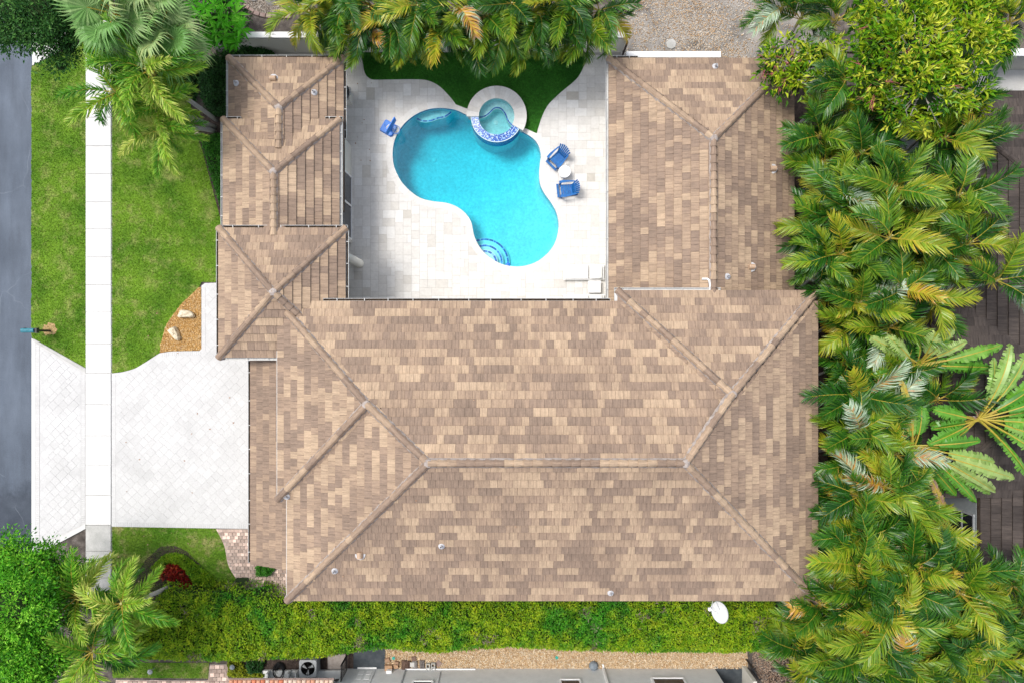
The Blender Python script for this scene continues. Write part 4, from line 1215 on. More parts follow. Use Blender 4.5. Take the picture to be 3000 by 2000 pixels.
# ------------------------------------------------------------------ garden walls, gate, slabs
gw = thing('garden_wall', 'long cream garden wall with a stained white cap below the palms', 'wall', P(1300, 155))
wy = P(0, 154.5).y; wz = 1.6
MB().box((P(640,0).x, wy, -.04), (P(1822,0).x, wy+.2, wz-.06)).build('wall_body', m_stucco, gw)
m_cap = NT('stained_cap'); v = m_cap.pos((1, 2, 1))
cc = m_cap.ramp(m_cap.noise(v, 1.3, 6, .7), [(.75,.75,.74), (.70,.70,.69), (.16,.15,.15)], .46, .62)
m_cap.l(cc, m_cap.b.inputs['Base Color'])
cy = P(0, 112, wz).y
MB().box((P(715,0,wz).x, cy, wz-.0), (P(1842,0,wz).x, cy+.27, wz+.06)).build('cap', m_cap.m, gw)
MB().box((P(717,0,wz).x, cy+.02, wz-.12), (P(1840,0,wz).x, cy+.24, wz)).build('cap_trim', m_trim, gw)
gt = thing('side_gate', 'narrow dark wooden gate at the right end of the garden wall', 'gate', P(1822, 160))
gx, gy0, gy1 = P(1822,0).x, P(0,166).y, wy
MB().box((gx, gy0, .05), (gx+.06, gy0+.06, 1.5)).build('post', m_trim, gt)
MB().box((gx, gy1-.12, .05), (gx+.06, gy1-.06, 1.5)).build('post', m_trim, gt)
for k in range(5):
    z = .15+k*.28; MB().box((gx+.01, gy0+.06, z), (gx+.04, gy1-.12, z+.2)).build('slat', m_trim, gt)
pad = MB().box((*P(1834,171)[:2], -.04), (*P(2110,154)[:2], .12)).build('wall_footing', m_white, None, origin=P(1970, 162))
tag(pad, 'long white concrete ledge behind the far wing roof', 'ledge')
c = P(1966, 130)
wc = MB().lathe((0, 0, 0), [(.24, -.03), (.24, .035), (.225, .045), (.001, .05)], 28).build('utility_cover', m_conc_old_shaded, None, local=True); wc.location = (c.x, c.y, 0)
tag(wc, 'round pale utility cover set in the tan gravel', 'cover')
for i, (px, py, r) in enumerate(((793, 2, .26), (836, 4, .24), (744, -6, .2))):
    c = P(px, py); s_ = MB().lathe((0, 0, 0), [(r, -.03), (r*1.0, .03), (r*.93, .045), (.001, .045)], 22).build('stepping_stone', M('stepping_stone', [(.15,.14,.13), (.22,.21,.20)], 7, .9, fine=.2), None, local=True); s_.location = (c.x, c.y, 0)
    tag(s_, ('grey round stepping stone in the middle of the gravel circle', 'grey round stepping stone nearest the palms in the gravel circle', 'grey round stepping stone nearest the bright shrub')[i], 'stepping stone', 'round stepping stones')
ed = thing('brick_edging', 'curved row of pinkish edging bricks around the gravel circle', 'edging', P(790, 48))
pts = [Vector(p) for p in P2(smooth_open([(716,14),(730,29),(752,41),(785,48),(820,50),(852,48)], 6))]
ss = [0]
for a, b in zip(pts, pts[1:]): ss.append(ss[-1]+(b-a).length)
k = int(ss[-1]/.30)
for i in range(k):
    def at2(t):
        for q in range(len(ss)-1):
            if t <= ss[q+1]+1e-6: return pts[q].lerp(pts[q+1], (t-ss[q])/(ss[q+1]-ss[q]))
        return pts[-1]
    a, b = at2(ss[-1]*i/k), at2(ss[-1]*(i+1)/k); d = (b-a); L = d.length; ang = math.atan2(d.y, d.x)
    o = MB().box((.012, -.10, -.03), (L-.012, .11, .05), taper=.01).build('brick', m_edger, ed, local=True)
    o.location = Vector((a.x, a.y, U(-.01, .01)))-wloc(ed); o.rotation_euler = (U(-.04, .04), U(-.04, .04), ang); o['tint'] = U(.05, 1)
# storm drain grate on the neighbour's apron
sheet('street_corner', P2([(94,192),(150,165),(190,140),(205,60),(94,40)]), -.004, m_conc)
dg = thing('drain_grate', 'rusty storm drain grate at the shaded street corner', 'grate', P(193, 112))
for i in range(7):
    o = MB().box((-.01, -.22, 0), (.018, .22, .03)).build('bar', m_trim, dg, local=True); o.location = ((i-3)*.055, 0, 0)

# ------------------------------------------------------------------ pool-side objects
def at(px, py, z=0.02): return P(px, py, z)
# pool basketball hoop
hp = at(1139, 377); ang = math.atan2(-(392-372), 1173-1139)
hoop = thing('pool_hoop', 'blue poolside basketball hoop with a net leaning over the water', 'basketball hoop', hp, ang)
b = [(-.36,-.27),(-.30,-.33),(.30,-.33),(.36,-.27),(.36,.27),(.30,.33),(-.30,.33),(-.36,.27)]
MB().prism(b, 0, .16, inset=.10).build('base', m_blue, hoop, local=True)
MB().lathe((-.24, .02, .15), [(.05, 0), (.05, .03), (.001, .035)], 12).build('filler_cap', m_blue, hoop, local=True)
pr = MB()
for k in range(6): pass
pr.tube([(.02, 0, .12), (.12, 0, .45), (.24, 0, .80)], [.13, .11, .09], 12).build('pole', m_white, hoop, local=True)
MB().box((.28, -.42, .62), (.32, .42, 1.12), Matrix.Rotation(RAD(0), 4, 'Y')).build('backboard', m_blue, hoop, local=True)
rim = [( .55+.20*math.cos(2*math.pi*i/20), .20*math.sin(2*math.pi*i/20), .72) for i in range(21)]
rm = MB().tube(rim, .014, 6, cap=False); rm.tube([(.32, 0, .72), (.36, 0, .72)], .02, 6)
rm = rm.build('rim', m_blue, hoop, local=True)
nt_ = MB()
for i in range(12):
    a0, a1 = 2*math.pi*i/12, 2*math.pi*(i+1)/12
    for sg in (1, -1):
        ptsn = []
        for k in range(5):
            f = k/4; a = (a0 if sg > 0 else a1)+sg*(a1-a0)*f; r = .20-.07*f
            ptsn.append((.55+r*math.cos(a), r*math.sin(a), .72-.36*f))
        nt_.tube(ptsn, .008, 4, cap=False)
nt_.build('net', m_white, rm, local=True)

def adirondack(label, px, py, ang):
    t = thing('adirondack_chair', label, 'chair', at(px, py), ang, 'blue adirondack chairs by the pool'); t.scale = (.93, .93, .95)
    for k in range(5):
        x = .30-.125*k; z = .36-.03*k
        o = MB().box((x-.058, -.27, z), (x+.058, .27, z+.022), Matrix.Rotation(RAD(-2*k), 4, 'Y') if False else None, taper=.003).build('seat_slat', m_bluewood, t, local=True); o['tint'] = U(.4, .9)
    for k in range(7):
        f = (k-3)/3; ln = .80-.16*f*f
        y0, y1 = f*.215, f*.33
        w = .042
        q0 = Vector((-.24, y0, .24)); q1 = Vector((-.24-.36*ln/.8, y1, .24+.70*ln/.8))
        d = (q1-q0).normalized(); s_ = Vector((0, 1, 0)); nn = s_.cross(d).normalized()
        V = []
        for p, ww in ((q0, w*.8), (q1, w)):
            for a in (-1, 1):
                for c in (-1, 1): V.append(p+s_*a*ww+nn*c*.010)
        o = MB().add(V, [(0,2,6,4)[::-1],(1,3,7,5),(0,1,5,4),(2,3,7,6)[::-1],(4,5,7,6),(0,1,3,2)]).build('back_slat', m_bluewood, t, local=True); o['tint'] = U(.1, .6)
    for s_ in (-1, 1):
        arm = [(.42, s_*.30), (.42, s_*.43), (.2, s_*.45), (-.18, s_*.40), (-.42, s_*.36), (-.42, s_*.30), (-.1, s_*.33)]
        MB().prism(arm, .56, .585, bottom=True).build('armrest', m_bluewood, t, local=True)['tint'] = .7
        MB().box((.30, s_*.35-.035, 0), (.40, s_*.35+.035, .56)).build('leg', m_bluewood, t, local=True)['tint'] = .3
        MB().prism([(.36, s_*.29-.015), (.36, s_*.29+.015), (-.55, s_*.29+.015), (-.55, s_*.29-.015)], .0, .05).build('leg', m_bluewood, t, local=True)['tint'] = .2
        V = [(.38,s_*.27,.26),(.38,s_*.27,.38),(-.55,s_*.27,.0),(-.55,s_*.27,.1),(.38,s_*.25,.26),(.38,s_*.25,.38),(-.55,s_*.25,.0),(-.55,s_*.25,.1)]
        MB().add(V, [(0,1,3,2),(4,6,7,5),(1,5,7,3),(0,2,6,4)]).build('rail', m_bluewood, t, local=True)['tint'] = .25
    MB().box((-.40, -.34, .50), (-.36, .34, .57)).build('back_brace', m_bluewood, t, local=True)['tint'] = .2
    # low front board set ahead of the seat
    MB().box((.44, -.36, .20), (.56, .36, .225)).build('front_board', m_bluewood, t, local=True)['tint'] = .25
    for s_ in (-1, 1): MB().box((.36, s_*.30-.02, .12), (.54, s_*.30+.02, .20)).build('rail', m_bluewood, t, local=True)['tint'] = .2
adirondack('blue adirondack chair above the white side table, turned towards the lower left', 1633, 468, RAD(226))
adirondack('blue adirondack chair below the white side table, facing the pool squarely', 1661, 559, RAD(186))
tb = thing('side_table', 'small round white side table between two blue chairs', 'table', at(1652, 510))
MB().lathe((0, 0, 0), [(.001, .46), (.30, .46), (.30, .50), (.285, .508), (.001, .51)], 30).build('table_top', m_white, tb, local=True)
for a in (0.3, 2.4, 4.5):
    MB().tube([(.24*math.cos(a), .24*math.sin(a), .46), (.28*math.cos(a), .28*math.sin(a), 0)], .022, 7).build('leg', m_white, tb, local=True)
MB().lathe((0, 0, 0), [(.24, .14), (.25, .14), (.25, .20), (.24, .20)], 20).build('lower_ring', m_white, tb, local=True)
m_sling = M('white_sling', [(.66,.66,.64), (.72,.72,.70)], 4, .7, fine=.04)
def lounger(label, px0, py0, px1, py1):
    z = .34
    a, b = P(px0, py1, z), P(px1, py0, z)
    t = thing('sun_lounger', label, 'sun lounger', ((a.x+b.x)/2, (a.y+b.y)/2, .02), 0, 'white sun loungers in the court corner')
    L, W = (b.x-a.x)/2, (b.y-a.y)/2; xm = L*.30
    MB().box((-L, -W, .28), (xm-.02, W, .315), taper=.01).build('seat_panel', m_sling, t, local=True)
    Mx = Matrix.Translation((xm+.02, 0, .30)) @ Matrix.Rotation(RAD(-14), 4, 'Y')
    MB().box((0, -W, 0), (L-xm-.06, W, .03), Mx, taper=.01).build('back_panel', m_sling, t, local=True)
    for s_ in (-1, 1):
        MB().box((-L-.02, s_*(W+.035)-.02, .25), (L+.10, s_*(W+.035)+.02, .29)).build('rail', m_white, t, local=True)
        for x in (-L+.12, L-.25): MB().box((x-.025, s_*(W+.03)-.02, 0), (x+.025, s_*(W+.03)+.02, .25)).build('leg', m_white, t, local=True)
    MB().box((L-.02, -W, .25), (L+.06, W, .28)).build('cross_bar', m_white, t, local=True)
lounger('white sun lounger beside the square table near the tan eave', 1650, 778, 1766, 816)
lounger('white sun lounger partly tucked under the main roof gutter', 1650, 866, 1766, 904)
t = thing('square_table', 'low white square table between the two loungers', 'table', at(1739, 842))
MB().box((-.31, -.30, .36), (.31, .30, .40), taper=.008).build('table_top', m_white, t, local=True)
for x in (-.26, .26):
    for y in (-.25, .25): MB().box((x-.02, y-.02, 0), (x+.02, y+.02, .36)).build('leg', m_white, t, local=True)
g = thing('grill', 'black domed barbecue half hidden under the left wing gutter', 'grill', P(1012, 292))
c = P(1012, 268, 1.0)-Vector((g.location.x, g.location.y, 0))
MB().box((-.40, -.30, 0), (.38, .30, .78)).build('cabinet', m_stucco, g, local=True)
MB().lathe((0, .05, .78), [(.40, 0), (.43, .12), (.41, .25), (.33, .37), (.18, .44), (.001, .46)], 24).build('lid', m_black, g, local=True, smooth=True)
MB().tube([(.40, -.15, .95), (.50, -.1, 1.0), (.50, .2, 1.0), (.40, .25, .95)], .015, 6).build('handle', m_grey, g, local=True)

# ------------------------------------------------------------------ front garden objects
def rock(label, px, py, ang, lx, ly, h, seed):
    r = random.Random(seed); mb = MB(); V = []; n = 14
    for k, (f, z) in enumerate(((1.0, -.02), (1.06, h*.35), (1.0, h*.8), (.86, h), (.45, h*1.04), (.001, h*1.05))):
        for i in range(n):
            w = 2*math.pi*i/n; q = (abs(math.cos(w))**.55*(1 if math.cos(w) > 0 else -1), abs(math.sin(w))**.55*(1 if math.sin(w) > 0 else -1))
            j = 1+.13*math.sin(w*3+seed)+r.uniform(-.07, .07)
            V.append((q[0]*lx*f*j, q[1]*ly*f*j*(1-.25*q[0]*.6), z+r.uniform(-.02, .02)))
    mb.add(V, [(k*n+i, k*n+(i+1) % n, (k+1)*n+(i+1) % n, (k+1)*n+i) for k in range(5) for i in range(n)])
    o = mb.build('rock', m_rock, None, local=True); o.location = P(px, py, 0); o.rotation_euler = (0, 0, ang)
    return tag(o, label, 'rock', 'pale rocks in the yellow gravel bed')
rock('pale cream rock lying level, nearer the house on the yellow gravel', 549, 921, RAD(-3), .36, .17, .30, 3)
rock('pale cream rock lying at a slant, nearer the lawn on the yellow gravel', 516, 977, RAD(-58), .34, .17, .30, 8)
mbx = thing('mailbox', 'teal mailbox on a dark post leaning over the road edge', 'mailbox', P(146, 969, 0))
MB().tube([(0, 0, -.04), (0, 0, .95)], [.06, .05], 8).build('post', m_black, mbx, local=True)
MB().box((-.42, -.04, .86), (.06, .04, .95)).build('arm', m_black, mbx, local=True)
V = []
for x in (-.62, -.02):
    for k in range(9):
        w = math.pi*k/8; V.append((x, -.105*math.cos(w), 1.10+.09*math.sin(w)))
    V += [(x, .105, .95), (x, -.105, .95)]
MB().add(V, [(k, k+1, 12+k, 11+k) for k in range(10)]+[(10, 0, 11, 21)]+[tuple(range(11))[::-1], tuple(range(11, 22))]).build('box', m_teal, mbx, local=True)
MB().box((-.05, -.13, .94), (.12, .13, 1.10), taper=.02).build('bracket', m_black, mbx, local=True)
MB().box((-.635, -.10, .96), (-.62, .10, 1.15)).build('door', m_teal, mbx, local=True)
MB().box((-.45, .105, 1.0), (-.42, .12, 1.22)).build('flag', m_black, mbx, local=True)
sheet('bare_patch', P2([(146+21*math.cos(a)*U(.7, 1.2), 965+19*math.sin(a)*U(.7, 1.2)) for a in np.arange(0, 6.28, .3)]), .002, M('dry_soil', [(.34,.22,.10), (.45,.31,.16)], 9, .95, fine=.3))
br = MB().box((-.16, -.1, 0), (.16, .1, .1), taper=.02).build('block', M('pinkish_stone', [(.5,.38,.3), (.56,.44,.36)], 6, .9), None, local=True); br.location = P(578, 392); br.rotation_euler = (0, 0, RAD(-35))
tag(br, 'pinkish stone block at the foot of the leaning palms', 'block')

# satellite dish fixed to the eave
ds = thing('satellite_dish', 'white oval satellite dish on the lower eave of the house', 'satellite dish', P(2096, 1760, 4.3))
dc = P(2112, 1791, 4.25)-ds.location
Mx = Matrix.Translation(dc) @ Euler((RAD(2), RAD(-50), 0)).to_matrix().to_4x4()
mb = MB(); V = []; rings_ = 5; n = 28
for k in range(rings_+1):
    r = k/rings_
    for i in range(n):
        w = 2*math.pi*i/n; V.append((.42*r*math.cos(w), .47*r*math.sin(w), .09*r*r))
mb.add(V, [(k*n+i, k*n+(i+1) % n, (k+1)*n+(i+1) % n, (k+1)*n+i) for k in range(rings_) for i in range(n)], Mx)
dish = mb.build('dish', m_conc, ds, local=True, smooth=True)
MB().tube([Mx @ Vector((.42*math.cos(2*math.pi*i/28), .47*math.sin(2*math.pi*i/28), .09)) for i in range(29)], .012, 5, cap=False).build('rim', m_grey, dish, local=True)
MB().tube([dc+Vector((0, 0, -.05)), Vector((0, .1, -.1)), Vector((-.02, .3, -.12))], .022, 7).build('mount', m_grey, ds, local=True)
fh = P(2079, 1783, 4.5)-ds.location
MB().tube([dc+Vector((-.1, -.1, 0)), fh], .018, 6).build('arm', m_white, ds, local=True)
MB().lathe(fh, [(.001, -.08), (.07, -.06), (.075, .05), (.001, .07)], 12).build('feed_horn', m_white, ds, local=True)
MB().tube([fh, fh+Vector((.06, .15, .06)), Vector((-.05, .22, -.05))], .01, 5).build('cable', m_white, ds, local=True)

# ------------------------------------------------------------------ south strip clutter
ac = thing('air_conditioner', 'square grey air conditioner with a dark round fan grille', 'air conditioner', P(915, 1936))
ah = .75
MB().box((-.40, -.40, 0), (.40, .40, ah-.03)).build('body', m_grey, ac, local=True)
V = []; n = 32
sq = []
for i in range(n):
    w = 2*math.pi*(i+.5)/n; c_, s_ = math.cos(w), math.sin(w); m_ = max(abs(c_), abs(s_)); f = .42/m_*(1-.08*(m_ < .75))
    sq.append((c_*f, s_*f))
    V.append((c_*.34, s_*.34, ah+.01))
V += [(x, y, ah+.01) for x, y in sq]+[(x, y, ah-.06) for x, y in sq]
MB().add(V, [(i, n+i, n+(i+1) % n, (i+1) % n) for i in range(n)]+[(n+i, 2*n+i, 2*n+(i+1) % n, n+(i+1) % n) for i in range(n)]).build('top_panel', m_grey, ac, local=True)
MB().lathe((0, 0, 0), [(.001, ah-.02), (.335, ah-.02)], 28).build('fan_well', m_black, ac, local=True)
for k in range(3):
    a = k*2.09+.5; MB().add([(.05*math.cos(a), .05*math.sin(a), ah-.01), (.30*math.cos(a-.3), .30*math.sin(a-.3), ah-.008), (.31*math.cos(a+.25), .31*math.sin(a+.25), ah+.0), (.06*math.cos(a+.8), .06*math.sin(a+.8), ah-.01)], [(0,1,2,3)]).build('fan_blade', m_grey, ac, local=True)
gr = MB()
for r in (.12, .2, .28): gr.tube([(r*math.cos(2*math.pi*i/24), r*math.sin(2*math.pi*i/24), ah+.012) for i in range(25)], .004, 4, cap=False)
for k in range(4): a = k*math.pi/4; gr.tube([(-.34*math.cos(a), -.34*math.sin(a), ah+.014), (.34*math.cos(a), .34*math.sin(a), ah+.014)], .007, 4)
gr.build('grille', m_black, ac, local=True)
hc = thing('garden_hose', 'coiled black hose lying against the grey wall', 'hose', P(820, 1962))
hb = MB()
for k in range(16):
    r = .16+.022*(k % 8)+U(-.02, .02); cx, cy, z0 = U(-.04, .04), U(-.04, .04), .04+.03*(k//4)
    hb.tube([(cx+r*.85*math.cos(w), cy+r*1.25*math.sin(w), z0+.02*math.sin(w*2+k)) for w in np.linspace(0, 6.28, 22)], .017, 5, cap=False)
hb.build('hose', m_black, hc, local=True)
sb = MB()
for i in range(5):
    pass
def bars_gate(name, label, cat, px0, py0, px1, py1, h, nb, horiz=False, parts='bar'):
    a, b = P(px0, py0, 0), P(px1, py1, 0)
    g = thing(name, label, cat, a); d = (b-a); L = d.length; d /= L
    ang = math.atan2(d.y, d.x); g.rotation_euler = (0, 0, ang)
    for x in (0, L): MB().box((x-.03, -.03, 0), (x+.03, .03, h)).build('post', m_black, g, local=True)
    MB().box((0, -.02, h-.06), (L, .02, h-.02)).build('rail', m_black, g, local=True)
    MB().box((0, -.02, .12), (L, .02, .16)).build('rail', m_black, g, local=True)
    if horiz:
        me = MB().box((.03, -.012, 0), (L-.03, .012, .03)).mesh(parts, m_black)
        for k in range(nb): link(parts, me, g, (0, 0, .2+(h-.32)*k/nb))
    else:
        me = MB().box((-.012, -.012, .16), (.012, .012, h-.06)).mesh(parts, m_black)
        for k in range(nb): link(parts, me, g, (L*(k+1)/(nb+1), 0, 0))
    return g
bars_gate('metal_gate', 'black barred gate standing between the hedge and grey wall', 'gate', 1018, 1962, 1019, 1912, 1.35, 8)
bars_gate('handrail', 'black barred handrail at the right end of the gravel strip', 'railing', 2186, 1930, 2204, 1962, 1.0, 5, True)
pad = MB().prism(P2([(1036,1890),(1129,1890),(1129,1957),(1036,1957)]), -.04, .03).build('slate_pad', m_slate, None); pad['kind'] = 'structure'
sheet('side_ground', P2([(760,1905),(1036,1905),(1036,1966),(760,1975)]), -.01, m_mulch)
sheet('side_slab', P2([(960,1915),(1012,1915),(1012,1958),(960,1958)]), .004, M('stained_slab', [(.28,.24,.22), (.40,.36,.33)], 5, .9, fine=.2))
steps_ = thing('wall_step', 'grey stucco step wall beside the coiled hose', 'wall', P(860, 1975))
MB().box((P(772,1960).x, P(0,1966).y-.3, -.04), (P(1010,1960).x, P(0,1960).y, .12)).build('step', m_stucco_g, steps_)
for px in (790, 850, 872, 900):
    MB().box((P(px,1960).x, P(0,1966).y-.5, .12), (P(px,1960).x+.08, P(0,1958).y, .5)).build('pier', m_stucco_g, steps_)
def stackblock(name, label, cat, px, py, sx, sy_, h, ang, t, grp='blocks and tiles stacked by the slate pad', n=1, mat=None):
    g = thing(name, label, cat, P(px, py), ang, grp)
    for k in range(n):
        o = MB().box((-sx/2+U(-.01, .01), -sy_/2, k*h), (sx/2, sy_/2, (k+1)*h-.006), taper=.008).build('block' if n > 1 else 'block', mat or m_wood, g, local=True); o['tint'] = t+U(-.03, .03)
stackblock('paver_stack', 'stack of tan pavers nearest the grey wall', 'pavers', 1140, 1950, .38, .26, .08, 0, .02, n=3)
stackblock('paver_stack', 'small brown pavers stacked beside the slate pad corner', 'pavers', 1136, 1930, .24, .2, .07, .3, .1, n=2)
stackblock('paver_stack', 'pinkish pavers leaning together behind the tan stack', 'pavers', 1161, 1947, .22, .22, .08, .2, .05, n=2)
stackblock('paver_stack', 'two brown pavers lying left of the roof tiles', 'pavers', 1163, 1938, .2, .16, .08, -.2, .2, n=2)
def tray(label, px, py, mat, t, w=.25, l=.46):
    g = thing('roof_tile_stack', label, 'roof tile', P(px, py), U(-.06, .06), 'loose roof tiles by the slate pad')
    for k in range(2):
        V = []
        for i in range(7):
            a = math.pi*i/6
            for y in (-l/2, l/2): V.append((-w/2*math.cos(a), y, .02+.05*k+.06*math.sin(a)))
        o = MB().add(V, [(2*i, 2*i+2, 2*i+3, 2*i+1) for i in range(6)]+[(2*i+1, 2*i+3, 2*i+2, 2*i) for i in range(6)]).build('tile', mat, g, local=True); o['tint'] = t
tray('pale brown roof tile lying next to the pavers', 1184, 1944, m_wood, .35); tray('dark brown roof tile second from the pavers', 1196, 1945, m_wood, .40)
tray('grey roof tile with a white square on it', 1216, 1946, m_wood, .98); tray('grey roof tile touching the concrete blocks', 1237, 1944, m_wood, .9)
wsq = MB().box((-.11, -.11, 0), (.11, .11, .04)).build('square_tile', m_conc_old_shaded, None, local=True); wsq.location = P(1208, 1945, .13)
tag(wsq, 'pale square tile lying on a grey roof tile', 'tile')
stackblock('paver_stack', 'dark square paver above the grey roof tiles', 'pavers', 1213, 1926, .22, .2, .1, .1, .45)
def cmu(label, px, py):
    g = thing('concrete_block', label, 'concrete block', P(px, py), RAD(90)+U(-.05, .05), 'hollow concrete blocks on the gravel strip')
    mb = MB(); w, l, h = .10, .21, .20
    for x0, x1, y0, y1 in ((-l, l, w-.035, w), (-l, l, -w, -w+.035), (-l, -l+.04, -w+.035, w-.035), (l-.04, l, -w+.035, w-.035), (-.02, .02, -w+.035, w-.035)): mb.box((x0, y0, 0), (x1, y1, h))
    mb.build('block_body', m_conc_old_shaded, g, local=True)
cmu('hollow concrete block nearest the grey roof tiles', 1255, 1951); cmu('hollow concrete block standing at the gravel side', 1270, 1949)
o = MB().box((-.13, -.13, 0), (.13, .13, .05)).build('loose_paver', m_edger, None, local=True); o.location = P(1285, 1941); o.rotation_euler = (0, 0, .75); tag(o, 'pinkish paver lying turned on the gravel beside the concrete blocks', 'paver')
o = MB().lathe((0, 0, 0), [(.20, -.02), (.24, .1), (.2, .24), (.11, .32), (.001, .34)], 9).build('boulder', m_bluerock, None, local=True); o.location = P(1738, 1946); tag(o, 'blue-grey boulder sitting on the pale gravel strip', 'rock')
o = MB().lathe((0, 0, 0), [(.08, 0), (.08, .05), (.001, .055)], 12).build('sprinkler_cap', m_rubber, None, local=True); o.location = P(1631, 1924); tag(o, 'small green cap on the gravel midway along the hedge', 'cap')
o = MB().lathe((0, 0, 0), [(.08, 0), (.08, .05), (.001, .055)], 12).build('sprinkler_cap', m_rubber, None, local=True); o.location = P(1153, 1926); tag(o, 'small green cap among the stacked pavers', 'cap')
lamp = thing('path_light', 'grey path light standing in the small lawn below the hedge', 'path light', P(452, 1955))
MB().tube([(0, 0, 0), (0, 0, .4)], .02, 6).build('stake', m_grey, lamp, local=True); MB().lathe((0, 0, .4), [(.13, 0), (.12, .03), (.04, .08), (.001, .09)], 16).build('lamp_shade', m_grey, lamp, local=True)
lamp = thing('path_light', 'dark blue path light at the hedge corner by the yellow shrub', 'path light', P(690, 1942))
MB().tube([(0, 0, 0), (0, 0, .4)], .02, 6).build('stake', m_bluerock, lamp, local=True); MB().lathe((0, 0, .4), [(.13, 0), (.12, .03), (.04, .08), (.001, .09)], 16).build('lamp_shade', m_bluerock, lamp, local=True)

# ------------------------------------------------------------------ foliage made of leaf-sized faces
def leaves(name, C, size, mat, parent=None, aspect=.45, up=.6, bend=.25, tint=None, dirs=None, offs=None):
    """one folded leaf (4 triangles) at every point of C"""
    C = np.asarray(C, float); n = len(C)
    az = rng.uniform(0, 2*np.pi, n)
    if dirs is None:
        pit = rng.normal(.05, .55, n)
        D = np.stack([np.cos(az)*np.cos(pit), np.sin(az)*np.cos(pit), np.sin(pit)], 1)
    else: D = dirs
    Nn = rng.normal(0, 1, (n, 3))*(1-up); Nn[:, 2] += up*1.6
    S = np.cross(D, Nn); S /= np.linalg.norm(S, axis=1, keepdims=True)+1e-9
    Nn = np.cross(S, D)
    L = (size*rng.uniform(.5, 1.55, n))[:, None]
    w = L*aspect*.5
    V = np.zeros((n, 4, 3))
    V[:, 0] = C; V[:, 1] = C+D*L*.5+S*w+Nn*L*bend*.3; V[:, 2] = C+D*L-Nn*L*bend; V[:, 3] = C+D*L*.5-S*w+Nn*L*bend*.3
    Q = np.arange(4*n).reshape(-1, 4)
    T = np.concatenate([Q[:, [0, 1, 2]], Q[:, [0, 2, 3]]])
    if tint is None: tint = rng.beta(2, 2.4, n)
    off = np.array(wloc(parent)) if parent else (np.array(offs) if offs is not None else np.zeros(3))
    me = np_mesh(name, V.reshape(-1, 3)-off, T, mat, np.concatenate([tint, tint]))
    return link(name, me, parent)
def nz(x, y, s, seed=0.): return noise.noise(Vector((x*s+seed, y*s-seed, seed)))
def canopy(name, blobs, n, size, mat, parent, aspect=.45, shell=.55, up=.55, core=True, under=.35, clump=.34, clump_n=16):
    """blobs: (px, py, z, r, flat); leaves through the outer part of every blob, upper side favoured"""
    w = np.array([b[3]**2 for b in blobs]); w = w/w.sum(); out = []
    cb = MB()
    tn = []
    dr = []
    for b, f in zip(blobs, w):
        k = int(n*f); c = np.array(P(b[0], b[1], b[2])); r = b[3]; fl = b[4] if len(b) > 4 else .6
        per = clump_n; m_ = max(4, k//per)
        v = rng.normal(0, 1, (m_, 3)); v /= np.linalg.norm(v, axis=1, keepdims=True)
        flip = (v[:, 2] < 0) & (rng.uniform(0, 1, m_) > under); v[flip, 2] *= -1
        lump = np.array([1+.45*noise.noise(Vector(q*2.1+b[0]*.01)) for q in v])
        cc = v*(r*lump*rng.uniform(shell, 1.05, m_)**.6)[:, None]; cc[:, 2] *= fl
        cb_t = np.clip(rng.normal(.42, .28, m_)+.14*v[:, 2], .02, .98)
        cl = clump*rng.uniform(.6, 1.3, m_)
        g = rng.normal(0, .5, (m_, per, 3)); g[..., 2] *= .6
        pts = cc[:, None]+g*cl[:, None, None]
        d = g+v[:, None]*.35; d[..., 2] += .25; d += rng.normal(0, .3, d.shape)
        d /= np.linalg.norm(d, axis=2, keepdims=True)
        out.append(pts.reshape(-1, 3)+c); dr.append(d.reshape(-1, 3))
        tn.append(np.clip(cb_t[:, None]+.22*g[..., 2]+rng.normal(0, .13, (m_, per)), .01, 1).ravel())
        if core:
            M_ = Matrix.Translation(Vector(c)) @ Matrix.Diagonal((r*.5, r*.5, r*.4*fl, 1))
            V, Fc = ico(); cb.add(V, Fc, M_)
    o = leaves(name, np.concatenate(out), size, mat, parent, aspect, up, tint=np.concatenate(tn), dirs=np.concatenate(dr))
    if core: cb.build('dark_core', m_core, parent)['kind'] = 'stuff'  # solid dark blobs filling the crown, coloured to deepen its shaded gaps
    return o
_ico = None
def ico():
    global _ico
    if _ico is None:
        t = (1+5**.5)/2; V = [(-1,t,0),(1,t,0),(-1,-t,0),(1,-t,0),(0,-1,t),(0,1,t),(0,-1,-t),(0,1,-t),(t,0,-1),(t,0,1),(-t,0,-1),(-t,0,1)]
        Fc = [(0,11,5),(0,5,1),(0,1,7),(0,7,10),(0,10,11),(1,5,9),(5,11,4),(11,10,2),(10,7,6),(7,1,8),(3,9,4),(3,4,2),(3,2,6),(3,6,8),(3,8,9),(4,9,5),(2,4,11),(6,2,10),(8,6,7),(9,8,1)]
        V = [Vector(v).normalized() for v in V]
        _ico = (V, Fc)
    return _ico
def trunk(parent, pts, r0, r1, mat=None, n=9, name='trunk'):
    k = len(pts); return MB().tube(pts, [r0+(r1-r0)*i/(k-1) for i in range(k)], n).build(name, mat or m_bark, parent, smooth=True)

# ---- the long hedge
hedge = thing('hedge', 'long clipped yellow-green hedge running below the house', 'hedge', P(1400, 1830))
hp_px = [(450,1742),(560,1745),(680,1742),(760,1760),(840,1768),(960,1752),(2230,1752),(2285,1770),(2295,1840),(2260,1895),(2180,1905),(1900,1903),(1700,1898),(1480,1888),(1330,1900),(1260,1905),(1120,1892),(1010,1905),(900,1922),(700,1928),(520,1930),(420,1925),(330,1925),(310,1890),(330,1850),(420,1800)]
HZ = 1.9
hp_px = [(x, y+(24 if y > 1850 and x < 950 else 24 if y > 1850 else 0)) for x, y in hp_px]
hpoly = P2(hp_px, HZ)
a = np.array(hpoly); lo, hi = a.min(0), a.max(0)
